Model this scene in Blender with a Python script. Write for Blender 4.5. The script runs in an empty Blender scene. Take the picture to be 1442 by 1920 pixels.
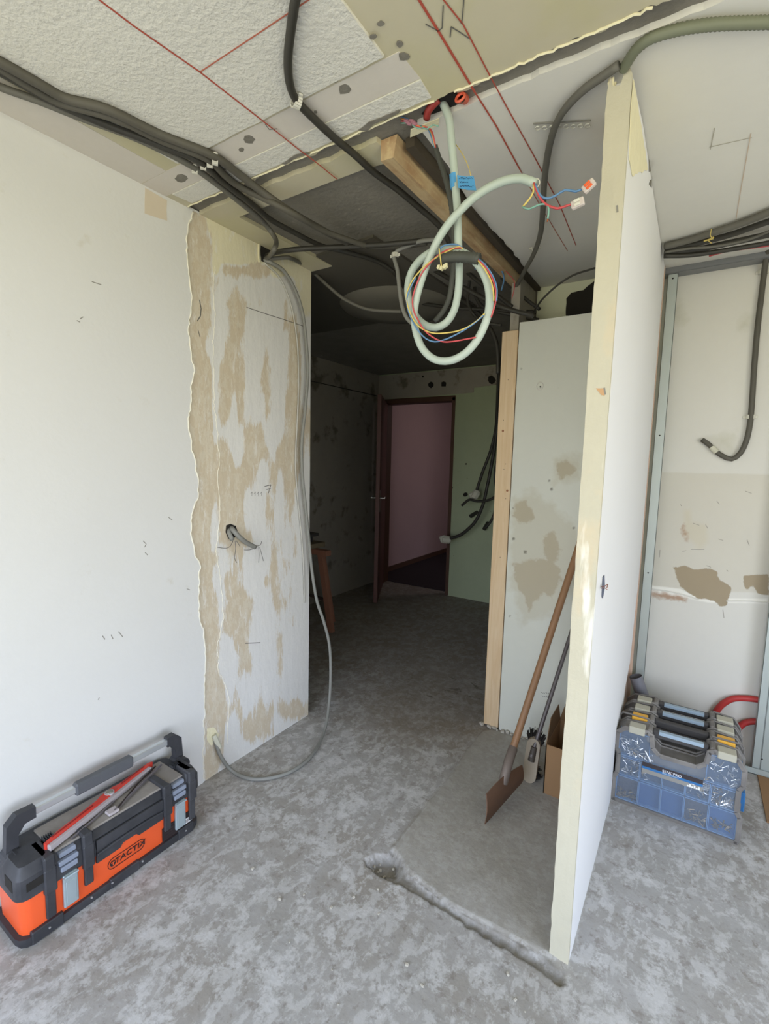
import bpy, bmesh, math, random
import numpy as np
from mathutils import Vector, Matrix, noise as mnoise

random.seed(7)
C = bpy.context.scene.collection
S = bpy.context.scene

# ------------------------------------------------------------------ camera
CAM_C = Vector((0.000000, 0.000000, 1.444190))
CAM_R = Vector((0.839392, 0.543022, 0.023427))
CAM_U = Vector((-0.077780, 0.077350, 0.993965))
CAM_F = Vector((-0.537933, 0.836148, -0.107163))
FPX = 897.2723
cam_data = bpy.data.cameras.new('camera')
cam = bpy.data.objects.new('camera', cam_data)
C.objects.link(cam)
cam.matrix_world = Matrix(((CAM_R.x, CAM_U.x, -CAM_F.x, CAM_C.x), (CAM_R.y, CAM_U.y, -CAM_F.y, CAM_C.y),
                           (CAM_R.z, CAM_U.z, -CAM_F.z, CAM_C.z), (0, 0, 0, 1)))
cam_data.sensor_fit = 'VERTICAL'
cam_data.sensor_height = 36.0
cam_data.lens = FPX / 1920 * 36.0
cam_data.clip_start = 0.02
S.camera = cam

# ------------------------------------------------------------------ world: overcast sky above, sunlit garden below the horizon
W = bpy.data.worlds.new('sky')
S.world = W
W.use_nodes = True
nt = W.node_tree
bg = nt.nodes['Background']
tc = nt.nodes.new('ShaderNodeTexCoord')
sx = nt.nodes.new('ShaderNodeSeparateXYZ')
rp = nt.nodes.new('ShaderNodeValToRGB')
mp = nt.nodes.new('ShaderNodeMapRange')
mp.inputs['From Min'].default_value = -1
mp.inputs['From Max'].default_value = 1
nt.links.new(tc.outputs['Generated'], sx.inputs[0])
nt.links.new(sx.outputs['Z'], mp.inputs['Value'])
nt.links.new(mp.outputs[0], rp.inputs[0])
nt.links.new(rp.outputs[0], bg.inputs[0])
cr = rp.color_ramp
cr.elements[0].position = 0.0
cr.elements[0].color = (0.50, 0.47, 0.36, 1)
cr.elements[1].position = 1.0
cr.elements[1].color = (0.42, 0.60, 1.0, 1)
for pos, col in ((0.49, (0.58, 0.55, 0.42, 1)), (0.51, (0.86, 0.90, 1.0, 1)), (0.7, (0.62, 0.75, 1.0, 1))):
    e = cr.elements.new(pos)
    e.color = col
bg.inputs[1].default_value = 8.8

def portal(name, loc, rot, sx_, sy_):
    l = bpy.data.lights.new(name, 'AREA')
    l.shape = 'RECTANGLE'
    l.size = sx_
    l.size_y = sy_
    l.cycles.is_portal = True
    o = bpy.data.objects.new(name, l)
    o.location = loc
    o.rotation_euler = rot
    C.objects.link(o)
RX, BY = 2.3, -1.7           # right wall and back wall of the room (both out of frame)
WIN_R = (-1.6, 1.0, 0.25, 2.25)   # y0, y1, z0, z1 in the right wall
WIN_B = (-1.5, 0.6, 0.25, 2.2)    # x0, x1, z0, z1 in the wall behind the camera
portal('daylight_portal', (RX + 0.1, (WIN_R[0] + WIN_R[1]) / 2, (WIN_R[2] + WIN_R[3]) / 2), (0, math.radians(90), 0), WIN_R[3] - WIN_R[2], WIN_R[1] - WIN_R[0])
portal('daylight_portal', ((WIN_B[0] + WIN_B[1]) / 2, BY - 0.1, (WIN_B[2] + WIN_B[3]) / 2), (math.radians(90), 0, 0), WIN_B[1] - WIN_B[0], WIN_B[3] - WIN_B[2])
# weak lamp of the room beyond the hallway door
fl = bpy.data.lights.new('landing_lamp', 'AREA')
fl.size = 0.5
fl.energy = 4.5
fl.color = (1.0, 0.86, 0.88)
flo = bpy.data.objects.new('landing_lamp', fl)
flo.location = (-1.2, 5.9, 2.2)
flo.rotation_euler = (0, math.radians(50), 0)
C.objects.link(flo)

S.view_settings.view_transform = 'Standard'
S.view_settings.look = 'None'
S.view_settings.gamma = 1
S.view_settings.use_curve_mapping = False
S.view_settings.exposure = 0.0
S.cycles.max_bounces = 9
S.cycles.diffuse_bounces = 7
S.cycles.caustics_reflective = False
S.cycles.caustics_refractive = False
S.cycles.sample_clamp_indirect = 6

# ------------------------------------------------------------------ picking points on the measured planes of the room
def P(px, py, ax, v):
    d = CAM_F + CAM_R * ((px - 721) / FPX) - CAM_U * ((py - 960) / FPX)
    i = 'XYZ'.index(ax)
    return CAM_C + d * ((v - CAM_C[i]) / d[i])

# ------------------------------------------------------------------ materials
def newmat(name):
    m = bpy.data.materials.new(name)
    m.use_nodes = True
    t = m.node_tree
    b = t.nodes['Principled BSDF']
    return m, t, b

def lin(c):
    return tuple(((x / 255) / 12.92 if x / 255 <= 0.04045 else ((x / 255 + 0.055) / 1.055) ** 2.4) for x in c) + (1,)

def mat(name, col, rough=0.8, var=(), layers=(), bump=(), metal=0.0, alpha=1.0, trans=0.0, spec=None, emit=None):
    """col srgb 0-255. var: (scale, amount, stretch). layers: dict(attr, thr, scale, amp, soft, col, stretch, rough)
    bump: (scale, strength, distance, stretch)"""
    m, t, b = newmat(name)
    N, L = t.nodes, t.links
    tcn = N.new('ShaderNodeTexCoord')

    def nz(scale, detail=4.0, stretch=(1, 1, 1), off=0.0, rough_=0.55, dist=0.0):
        mpn = N.new('ShaderNodeMapping')
        mpn.inputs['Scale'].default_value = stretch
        mpn.inputs['Location'].default_value = (off, off * 1.7, off * 0.6)
        L.new(tcn.outputs['Object'], mpn.inputs[0])
        n = N.new('ShaderNodeTexNoise')
        n.inputs['Scale'].default_value = scale
        n.inputs['Detail'].default_value = detail
        n.inputs['Roughness'].default_value = rough_
        n.inputs['Distortion'].default_value = dist
        L.new(mpn.outputs[0], n.inputs['Vector'])
        return n.outputs['Fac']
    rgb = N.new('ShaderNodeRGB')
    rgb.outputs[0].default_value = lin(col)
    cur = rgb.outputs[0]

    def mathn(op, a, b_):
        n = N.new('ShaderNodeMath')
        n.operation = op
        for i, x in enumerate((a, b_)):
            if isinstance(x, (int, float)):
                n.inputs[i].default_value = x
            else:
                L.new(x, n.inputs[i])
        return n.outputs[0]
    for k, v in enumerate(layers):
        if v.get('noise2'):
            base = None
        base = None
        if v.get('attr'):
            an = N.new('ShaderNodeAttribute')
            an.attribute_name = v['attr']
            base = an.outputs['Fac']
        n = nz(v.get('scale', 20), v.get('detail', 5.0), v.get('stretch', (1, 1, 1)), 3.1 * k + v.get('off', 1.0), v.get('nr', 0.6), v.get('dist', 0.0))
        n0 = mathn('MULTIPLY', mathn('SUBTRACT', n, v.get('thr', 0.5)), v.get('amp', 1.0))
        val = mathn('ADD', base, n0) if base else n0
        mr = N.new('ShaderNodeMapRange')
        s_ = v.get('soft', 0.02)
        mr.inputs['From Min'].default_value = -s_
        mr.inputs['From Max'].default_value = s_
        mr.inputs['To Max'].default_value = v.get('max', 1.0)
        L.new(val, mr.inputs['Value'])
        mx = N.new('ShaderNodeMix')
        mx.data_type = 'RGBA'
        L.new(mr.outputs[0], mx.inputs['Factor'])
        L.new(cur, mx.inputs['A'])
        mx.inputs['B'].default_value = lin(v['col'])
        cur = mx.outputs['Result']
    for k, (sc, am, st) in enumerate(var):
        n = nz(sc, 5.0, st, 11.0 + k)
        hs = N.new('ShaderNodeHueSaturation')
        v_ = mathn('ADD', mathn('MULTIPLY', mathn('SUBTRACT', n, 0.5), am * 2), 1.0)
        L.new(v_, hs.inputs['Value'])
        L.new(cur, hs.inputs['Color'])
        cur = hs.outputs[0]
    L.new(cur, b.inputs['Base Color'])
    b.inputs['Roughness'].default_value = rough
    b.inputs['Metallic'].default_value = metal
    if spec is not None:
        b.inputs['Specular IOR Level'].default_value = spec
    if alpha < 1:
        b.inputs['Alpha'].default_value = alpha
    if trans > 0:
        b.inputs['Transmission Weight'].default_value = trans
    prev = None
    for (sc, st_, di, stt) in bump:
        bn = N.new('ShaderNodeBump')
        bn.inputs['Strength'].default_value = st_
        bn.inputs['Distance'].default_value = di
        L.new(nz(sc, 4.0, stt, 5.0), bn.inputs['Height'])
        if prev:
            L.new(prev, bn.inputs['Normal'])
        prev = bn.outputs[0]
    if prev:
        L.new(prev, b.inputs['Normal'])
    return m
I3 = (1, 1, 1)

# ------------------------------------------------------------------ mesh helpers
class MB:
    def __init__(s):
        s.v, s.f = [], []

    def add(s, vs, fs):
        o = len(s.v)
        s.v += [tuple(v) for v in vs]
        s.f += [tuple(i + o for i in f) for f in fs]
        return s

    def box(s, lo, hi, bev=0.0, M=None, seg=1):
        bm = bmesh.new()
        bmesh.ops.create_cube(bm, size=1.0)
        sz = [hi[i] - lo[i] for i in range(3)]
        for v in bm.verts:
            for i in range(3):
                v.co[i] = lo[i] + (v.co[i] + 0.5) * sz[i]
        if bev > 0:
            bmesh.ops.bevel(bm, geom=list(bm.edges), offset=bev, segments=seg, affect='EDGES', profile=0.5)
        bm.verts.index_update()
        vs = [(M @ v.co if M else v.co.copy()) for v in bm.verts]
        s.add(vs, [[v.index for v in f.verts] for f in bm.faces])
        bm.free()
        return s

    def cyl(s, a, b, r0, r1=None, seg=12, cap=True):
        r1 = r0 if r1 is None else r1
        a, b = Vector(a), Vector(b)
        d = (b - a).normalized()
        x = d.orthogonal().normalized()
        y = d.cross(x)
        vs = []
        for c, r in ((a, r0), (b, r1)):
            for k in range(seg):
                t_ = 2 * math.pi * k / seg
                vs.append(c + x * (r * math.cos(t_)) + y * (r * math.sin(t_)))
        fs = [(k, (k + 1) % seg, seg + (k + 1) % seg, seg + k) for k in range(seg)]
        if cap:
            fs += [tuple(range(seg))[::-1], tuple(range(seg, 2 * seg))]
        return s.add(vs, fs)

    def tube(s, pts, r, seg=8, step=0.012, rib=0.0, ribstep=0.004, flat=None, smooth=True):
        pts = [Vector(p) for p in pts]
        q = []
        if smooth and len(pts) > 2:
            for i in range(len(pts) - 1):
                p0 = pts[max(i - 1, 0)]
                p1, p2 = pts[i], pts[i + 1]
                p3 = pts[min(i + 2, len(pts) - 1)]
                L_ = (p2 - p1).length
                if (p0 - p1).length > L_ * 1.6:
                    p0 = p1 + (p0 - p1).normalized() * L_
                if (p3 - p2).length > L_ * 1.6:
                    p3 = p2 + (p3 - p2).normalized() * L_
                n = max(2, int((p2 - p1).length / step))
                for k in range(n):
                    t_ = k / n
                    q.append(0.5 * ((2 * p1) + (p2 - p0) * t_ + (2 * p0 - 5 * p1 + 4 * p2 - p3) * t_ * t_ + (3 * p1 - p0 - 3 * p2 + p3) * t_ ** 3))
            q.append(pts[-1])
        else:
            for i in range(len(pts) - 1):
                n = max(1, int((pts[i + 1] - pts[i]).length / step)) if rib else 1
                q += [pts[i].lerp(pts[i + 1], k / n) for k in range(n)]
            q.append(pts[-1])
        if rib:
            qq = []
            for i in range(len(q) - 1):
                n = max(1, round((q[i + 1] - q[i]).length / ribstep))
                qq += [q[i].lerp(q[i + 1], k / n) for k in range(n)]
            qq.append(q[-1])
            q = qq
        vs, fs = [], []
        t0 = (q[1] - q[0]).normalized()
        x = t0.orthogonal().normalized()
        for i, c in enumerate(q):
            t1 = ((q[min(i + 1, len(q) - 1)] - q[max(i - 1, 0)])).normalized()
            if t1.length < 0.5:
                t1 = t0
            x = (x - t1 * x.dot(t1)).normalized()
            y = t1.cross(x)
            rr = r * (1 - rib * (i % 2))
            for k in range(seg):
                a = 2 * math.pi * k / seg
                vs.append(c + x * (rr * math.cos(a)) + y * (rr * math.sin(a)))
            if i:
                o = (i - 1) * seg
                fs += [(o + k, o + (k + 1) % seg, o + seg + (k + 1) % seg, o + seg + k) for k in range(seg)]
        fs += [tuple(range(seg))[::-1], tuple(range(len(vs) - seg, len(vs)))]
        return s.add(vs, fs)

    def prism(s, poly, d):
        """poly: list of 3-D points (planar outline), d: offset vector"""
        n = len(poly)
        d = Vector(d)
        vs = [Vector(p) for p in poly] + [Vector(p) + d for p in poly]
        nrm = sum(((vs[i]).cross(vs[(i + 1) % n]) for i in range(n)), Vector())
        fr, bk = tuple(range(n)), tuple(range(n, 2 * n))
        if nrm.dot(d) > 0:
            fs = [fr[::-1], bk] + [(i, (i + 1) % n, n + (i + 1) % n, n + i) for i in range(n)]
        else:
            fs = [fr, bk[::-1]] + [((i + 1) % n, i, n + i, n + (i + 1) % n) for i in range(n)]
        return s.add(vs, fs)

    def build(s, name, m, parent=None, local=False, smooth=False, mods=None):
        me = bpy.data.meshes.new(name)
        vs = s.v
        if parent is not None and not local:
            l = parent.matrix_world.translation if parent.parent is None else None
            inv = world_of(parent).inverted()
            vs = [tuple(inv @ Vector(v)) for v in vs]
        me.from_pydata(vs, [], s.f)
        me.validate()
        if m:
            me.materials.append(m)
        if smooth:
            me.polygons.foreach_set('use_smooth', [True] * len(me.polygons))
            if smooth != 'all':
                try:
                    me.set_sharp_from_angle(angle=math.radians(smooth if smooth is not True else 40))
                except Exception:
                    pass
        o = bpy.data.objects.new(name, me)
        C.objects.link(o)
        if parent is not None:
            o.parent = parent
        return o

def world_of(o):
    m = o.matrix_basis.copy()
    while o.parent is not None:
        o = o.parent
        m = o.matrix_basis @ m
    return m

def tag(o, label=None, cat=None, group=None, kind=None):
    if label:
        o['label'] = label
    if cat:
        o['category'] = cat
    if group:
        o['group'] = group
    if kind:
        o['kind'] = kind
    return o

def empty(name, loc, label, cat, group=None, rot=(0, 0, 0)):
    o = bpy.data.objects.new(name, None)
    C.objects.link(o)
    o.location = loc
    o.rotation_euler = rot
    o.empty_display_size = 0.05
    return tag(o, label, cat, group)

def ragged(poly, step=0.02, amp=0.006, seed=0.0, fixed=()):
    out = []
    n = len(poly)
    for i in range(n):
        a, b = Vector(poly[i]), Vector(poly[(i + 1) % n])
        if i in fixed:
            out.append(a)
            continue
        k = max(1, int((b - a).length / step))
        for j in range(k):
            p = a.lerp(b, j / k)
            if j:
                o = mnoise.noise_vector(p * 23.0 + Vector((seed, seed, seed))) * 1.4 + mnoise.noise_vector(p * 71.0 + Vector((seed, 2, 1))) * 0.7
                d = (b - a).normalized()
                o = o - d * (o.dot(d) * 0.5)
                for ax in range(3):
                    if all(abs(Vector(q)[ax] - a[ax]) < 1e-6 for q in poly):
                        o[ax] = 0
                p = p + o * amp
            out.append(p)
    return out

def sdf(pts, poly):
    """signed distance (positive inside) of Nx2 points to a polygon"""
    poly = np.array(poly, float)
    d = np.full(len(pts), 1e9)
    ins = np.zeros(len(pts), bool)
    n = len(poly)
    for i in range(n):
        a, b = poly[i], poly[(i + 1) % n]
        e = b - a
        w = pts - a
        t_ = np.clip((w @ e) / max(e @ e, 1e-12), 0, 1)
        d = np.minimum(d, np.linalg.norm(w - t_[:, None] * e, axis=1))
        c = ((a[1] > pts[:, 1]) != (b[1] > pts[:, 1])) & (pts[:, 0] < (b[0] - a[0]) * (pts[:, 1] - a[1]) / (b[1] - a[1] + 1e-15) + a[0])
        ins ^= c
    return np.where(ins, d, -d)

def grid(name, ax, const, us, vs, m, masks=None, disp=None, flip=False, parent=None):
    """flat grid on the plane ax=const; masks: {attr: function(pts Nx2) -> values}"""
    us, vs = np.array(us), np.array(vs)
    U_, V_ = np.meshgrid(us, vs, indexing='ij')
    p2 = np.stack([U_.ravel(), V_.ravel()], 1)
    i = 'XYZ'.index(ax)
    co = np.zeros((len(p2), 3))
    oth = [k for k in range(3) if k != i]
    co[:, oth[0]] = p2[:, 0]
    co[:, oth[1]] = p2[:, 1]
    co[:, i] = const + (disp(p2) if disp else 0)
    nu, nv = len(us), len(vs)
    idx = np.arange(nu * nv).reshape(nu, nv)
    q = np.stack([idx[:-1, :-1], idx[1:, :-1], idx[1:, 1:], idx[:-1, 1:]], -1).reshape(-1, 4)
    if flip:
        q = q[:, ::-1]
    if parent is not None:
        co = co - np.array(world_of(parent).translation)
    me = bpy.data.meshes.new(name)
    me.from_pydata(co.tolist(), [], q.tolist())
    me.materials.append(m)
    if disp:
        me.polygons.foreach_set('use_smooth', [True] * len(me.polygons))
    for k, fn in (masks or {}).items():
        a = me.attributes.new(k, 'FLOAT', 'POINT')
        a.data.foreach_set('value', np.asarray(fn(p2), dtype=np.float32))
    o = bpy.data.objects.new(name, me)
    C.objects.link(o)
    if parent is not None:
        o.parent = parent
    return o

def struct(o):
    o['kind'] = 'structure'
    return o

def pxpoly(pts, ax, v, drop):
    """pixel outline -> 2-D outline on the plane, without coordinate `drop`"""
    out = []
    for (a, b) in pts:
        p = P(a, b, ax, v)
        out.append([p[k] for k in range(3) if k != drop])
    return out

def dense(a, b, fine, pad_lo, pad_hi, coarse):
    return list(np.arange(pad_lo, a - coarse * 0.3, coarse)) + list(np.arange(a, b, fine)) + list(np.arange(b, pad_hi, coarse)) + [pad_hi]

# ------------------------------------------------------------------ dimensions of the room
H = 2.4
XL = -1.733       # left wall
YJ = 1.945        # end of the left wall (jamb)
YG0, YG1 = 1.225, 1.283   # ceiling channel of the demolished partition
XP0, XP1 = -0.252, -0.197  # plaster partition
YP0, YP1 = 1.35, 2.263
YC = 2.422        # closet panel
XB0, XB1 = -0.885, -0.79   # beam / post line
YH = 4.66         # back wall of the hallway
XH = -3.115       # left wall of the hallway
YR = 2.84         # back wall of the right room

M = {}
M['wall_white'] = mat('white_paint', (211, 211, 208), 0.85, var=[(3, .03, I3), (40, .015, I3)], bump=[(60, .25, .002, I3)],
                      layers=[dict(scale=9, thr=.70, amp=1, soft=.04, col=(196, 192, 180), max=.5)])
M['plain_white'] = mat('plain_wall_paint', (222, 221, 216), 0.9, var=[(4, .03, I3)])
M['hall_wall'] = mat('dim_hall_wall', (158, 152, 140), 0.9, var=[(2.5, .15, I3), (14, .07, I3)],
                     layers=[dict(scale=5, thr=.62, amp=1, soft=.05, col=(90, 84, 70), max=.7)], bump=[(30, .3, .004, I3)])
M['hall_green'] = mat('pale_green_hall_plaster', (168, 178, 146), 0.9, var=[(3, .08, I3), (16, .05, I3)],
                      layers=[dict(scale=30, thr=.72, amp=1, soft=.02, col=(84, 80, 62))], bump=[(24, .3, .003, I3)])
M['slab'] = mat('raw_concrete_slab', (122, 118, 108), 0.92, var=[(7, .25, I3), (60, .15, I3)],
                layers=[dict(scale=26, thr=.70, amp=1, soft=.03, col=(150, 146, 132), max=.7)], bump=[(50, .6, .006, I3), (9, .5, .01, I3)])
M['ceil_smooth'] = mat('beige_ceiling_skim', (192, 185, 160), 0.9, var=[(2.2, .06, I3), (18, .025, I3)],
                       layers=[dict(scale=3.2, thr=.54, amp=1, soft=.07, col=(190, 184, 146), max=.6)], bump=[(30, .25, .002, I3)])
M['ceil_pale'] = mat('pale_closet_ceiling', (212, 210, 202), 0.9, var=[(2.2, .06, I3), (25, .02, I3)], bump=[(40, .2, .002, I3)])
M['ceil_grey'] = mat('grey_filler_strip', (206, 200, 190), 0.9, var=[(6, .05, I3), (40, .03, I3)], bump=[(50, .2, .002, I3)])
M['ceil_tex'] = mat('stippled_white_coat', (213, 211, 202), 0.85, var=[(4, .04, I3)], bump=[(85, .7, .006, (1, 1, 1)), (34, .25, .008, I3)])
M['cream_edge'] = mat('crumbly_cream_plaster', (226, 219, 186), 0.95, var=[(30, .08, I3)], bump=[(60, .7, .005, I3)])

def proj(p):
    d = Vector(p) - CAM_C
    w = d.dot(CAM_F)
    return 721 + FPX * d.dot(CAM_R) / w, 960 - FPX * d.dot(CAM_U) / w

# ------------------------------------------------------------------ floor
f_groove = pxpoly([(752, 1662), (835, 1711), (904, 1758), (990, 1806), (1048, 1848), (1062, 1852), (1060, 1828), (1030, 1802), (925, 1744), (852, 1706), (801, 1668), (766, 1640),
                   (758, 1618), (735, 1600), (700, 1606), (688, 1622), (700, 1640), (728, 1652)], 'Z', 0, 2)
f_hole = pxpoly([(690, 1606), (735, 1598), (752, 1612), (742, 1640), (716, 1640), (690, 1625)], 'Z', 0, 2)
f_patch = pxpoly([(736, 1590), (760, 1560), (800, 1508), (850, 1450), (870, 1415), (905, 1370)], 'Z', 0, 2) + [[-0.80, 2.42], [-0.2, 2.42], [-0.2, 1.36]] + \
    pxpoly([(1024, 1790), (925, 1738), (850, 1700), (801, 1663), (766, 1634)], 'Z', 0, 2)

def vnoise(p2, sc, off=0.0):
    return np.array([mnoise.noise(Vector((a * sc + off, b * sc, off))) for a, b in p2])

def floor_disp(p2):
    near = (p2[:, 0] > -1.15) & (p2[:, 0] < 0.1) & (p2[:, 1] > 1.0) & (p2[:, 1] < 2.5)
    z = np.zeros(len(p2))
    q = p2[near]
    nn = vnoise(q, 30) * 0.008 + vnoise(q, 80, 3) * 0.004
    g = sdf(q, f_groove) + nn
    h_ = sdf(q, f_hole) + nn * 2
    pt = sdf(q, f_patch) + nn * 0.4
    d = -0.012 * np.clip((g - .006) / 0.005 + 0.3, 0, 1) - 0.024 * np.clip(h_ / 0.012 + 0.2, 0, 1) + 0.006 * np.clip(pt / 0.006 + 0.5, 0, 1)
    d += (vnoise(q, 45, 9) * 0.004) * (g > 0)
    z[near] = d
    return z
M['floor'] = mat('dusty_screed', (158, 156, 152), 0.82, spec=0.35,
                 layers=[dict(scale=1.6, thr=.50, amp=1, soft=.14, col=(144, 136, 126), max=.7),
                         dict(scale=6, thr=.50, amp=1, soft=.10, col=(168, 166, 164), max=.7, dist=.3),
                         dict(scale=27, thr=.54, amp=1, soft=.04, col=(194, 193, 192), max=.6, dist=.25, nr=.68, stretch=(1, .6, 1)),
                         dict(scale=11, thr=.56, amp=1, soft=.04, col=(198, 197, 196), max=.7, dist=.2, nr=.76, off=4.0),
                         dict(scale=30, thr=.60, amp=1, soft=.05, col=(124, 116, 108), max=.55, dist=.25, off=8.0, nr=.7),
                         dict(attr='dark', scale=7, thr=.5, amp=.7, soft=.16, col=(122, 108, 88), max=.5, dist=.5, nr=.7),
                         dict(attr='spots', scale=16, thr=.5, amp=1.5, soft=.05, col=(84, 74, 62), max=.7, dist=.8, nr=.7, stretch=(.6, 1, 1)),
                         dict(attr='patch', scale=30, thr=.5, amp=.03, soft=.012, col=(158, 154, 145), max=.68),
                         dict(attr='groove', scale=40, thr=.5, amp=.04, soft=.01, col=(122, 118, 112), max=.6)],
                 var=[(60, .05, I3), (150, .04, I3)], bump=[(9, .2, .01, I3), (42, .35, .005, I3)])
sp = f_hole
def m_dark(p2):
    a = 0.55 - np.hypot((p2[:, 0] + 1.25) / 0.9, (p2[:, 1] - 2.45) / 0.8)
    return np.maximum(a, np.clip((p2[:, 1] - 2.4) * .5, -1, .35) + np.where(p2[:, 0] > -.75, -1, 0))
xs = dense(-1.02, -0.1, 0.006, -4.2, 2.4, 0.12)
ys = dense(1.12, 1.62, 0.0085, -1.8, 8.1, 0.12)
ys = sorted(set([round(y, 4) for y in list(np.arange(-1.8, 1.12, .12)) + [1.11] + list(np.arange(1.12, 1.56, .006)) + list(np.arange(1.56, 2.5, .02)) + list(np.arange(2.5, 8.1, .12))]))
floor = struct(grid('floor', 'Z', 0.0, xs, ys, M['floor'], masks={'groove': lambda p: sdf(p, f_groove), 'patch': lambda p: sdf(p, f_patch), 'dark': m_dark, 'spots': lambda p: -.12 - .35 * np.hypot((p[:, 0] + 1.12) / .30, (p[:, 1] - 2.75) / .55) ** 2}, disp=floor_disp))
# loose crumbs of screed along the channel
crumb = MB()
for k in range(70):
    if k < 45:
        a, b = random.choice([(700, 1612), (716, 1630), (735, 1640), (745, 1620), (690, 1600)]), None
        p = P(a[0] + random.uniform(-16, 16), a[1] + random.uniform(-12, 12), 'Z', 0)
    else:
        p = P(random.uniform(430, 1120), random.uniform(1500, 1900), 'Z', 0)
    r = random.uniform(.002, .006)
    z0 = -0.03 if k < 45 else 0
    R_ = Matrix.Rotation(random.uniform(0, 3), 4, 'Z') @ Matrix.Rotation(random.uniform(0, .8), 4, 'X')
    crumb.box((-r, -r * .8, -r * .3), (r, r * .8, r * .9), r * .35, Matrix.Translation((p.x, p.y, z0 + r * .4)) @ R_)
M['crumb'] = mat('screed_crumb', (178, 172, 160), .9)
tag(crumb.build('rubble_crumbs', M['crumb'], floor), kind='stuff')

# ------------------------------------------------------------------ left wall: paint on the near part, stripped and skimmed beyond
rows = [(390, "BBYYYYYYYYYYYYYYYYY"), (410, "BBBYYYYYYYYYYYYYYYY"), (450, "BBBmYYYYYYYYYYYYYYY"), (485, "BBBBYYYYYYYYYYYYYYY"), (506, "BBBBYmBBBBBBBYYYYYY"), (530, "BBBBmwwmwwwwwwwwwYY"), (570, "BBBBwwBBBmwmwwwmwwY"),
        (610, "BBBBwwmBBwwwmwwmBmw"), (650, "BBBwwwBBmwwwmwwwBBw"), (690, "BBBBwmBBBwwwBwwwBBw"), (730, "BBBBwBBmBwwmBwwwBBw"), (770, "BBBBwBBwBwwwBwwmBBm"),
        (810, "BBBBwmwwwBBBwwwmBBm"), (850, "BBBBBBBwwBBBBwBBBBm"), (890, "BBBBmBBBBBmwwBwBBmw"), (930, "BBBBmBBBBwwwmmwmBww"), (970, "BBBBwBBBBwwwmmwmmww"),
        (1010, "mBBBwmBBBBmwwmmwmww"), (1050, "mBBBBwmmmwwwwBmmmww"), (1090, "wBBBwmmBmwwwBmmwmww"), (1130, "wBBBBwmBBBmwwmBmwww"), (1170, "wBBBBwBBBBwwwwmwmww"),
        (1210, "wBBBBwwmBBwwwwBwwww"), (1250, "wwBBBwwwBBmwwwBwwww"), (1290, "wwBBBBwmwwwmwwmwwww"), (1330, "wwBBBBmmmwmBmmmBBBB"), (1370, "wwBBBBwwmBBBBmwwwww"),
        (1410, "wwmBBBwwwwwwwwwwwww"), (1470, "wwmBBwwwwwwwwwwwwww")]
gy = np.array([r[0] for r in rows], float)
gB = np.array([[{'B': .9, 'm': .5}.get(c, 0) for c in r[1]] for r in rows])
gYm = np.array([[1. if c == 'Y' else 0 for c in r[1]] for r in rows])

def lookup(G):
    def fn(p2):
        out = []
        for a, b in p2:
            px, py = proj((XL, a, b))
            cx = min(max((px - 356) / 12.0, 0), G.shape[1] - 1.001)
            i = int(np.clip(np.searchsorted(gy, py) - 1, 0, len(gy) - 2))
            ty = min(max((py - gy[i]) / (gy[i + 1] - gy[i]), 0), 1)
            j = int(cx)
            tx = cx - j
            v = (G[i, j] * (1 - tx) + G[i, j + 1] * tx) * (1 - ty) + (G[i + 1, j] * (1 - tx) + G[i + 1, j + 1] * tx) * ty
            out.append(v - 0.5)
        return out
    return fn
M['wall_strip'] = mat('stripped_wall', (214, 213, 209), 0.9,
                      layers=[dict(attr='cream', scale=14, thr=.5, amp=.8, soft=.10, col=(216, 210, 182)),
                              dict(attr='beige', scale=17, thr=.50, amp=2.7, soft=.09, col=(196, 183, 160), stretch=(1, 1.2, .22), nr=.76, detail=12),
                              dict(attr='beige', scale=44, thr=.60, amp=4.0, soft=.12, col=(206, 198, 180), stretch=(1, 1, .5), nr=.7, max=.6, off=9.),
                              dict(scale=30, thr=.60, amp=1, soft=.04, col=(222, 220, 214), max=.6, stretch=(1, 1, .25), off=4.0, nr=.75)],
                      var=[(5, .04, I3), (50, .03, I3)], bump=[(26, .5, .005, (1, 1, .35)), (90, .3, .002, I3)])
wl = struct(grid('wall_left', 'X', XL, np.linspace(1.08, YJ, 60), np.linspace(0, H, 150), M['wall_strip'], masks={'beige': lookup(gB), 'cream': lookup(gYm)}, flip=False))
edge_px = [(360, 392), (349, 440), (347, 470), (353, 520), (358, 560), (352, 600), (354, 640), (362, 690), (356, 740), (351, 790), (360, 850), (368, 890), (370, 925), (359, 960),
           (355, 1000), (362, 1030), (374, 1062), (370, 1100), (372, 1150), (381, 1200), (383, 1260), (381, 1310), (380, 1380), (379, 1440), (380, 1470)]
edge3 = [Vector(P(a, b, 'X', XL)) for a, b in edge_px]
edge3[0].z = H
edge3[-1].z = 0
edge_r = ragged([tuple(e) for e in edge3], .012, .0065, 1.0, fixed=(len(edge3) - 1,))
out = [(XL, -1.7, 0), (XL, -1.7, H)] + [tuple(p) for p in edge_r]
mb = MB().prism([Vector(p) for p in out], (0.005, 0, 0))
coat = mb.build('plaster_coat', M['wall_white'], wl)
coat['label'] = 'smooth white painted coat ending in a ragged edge'
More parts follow.
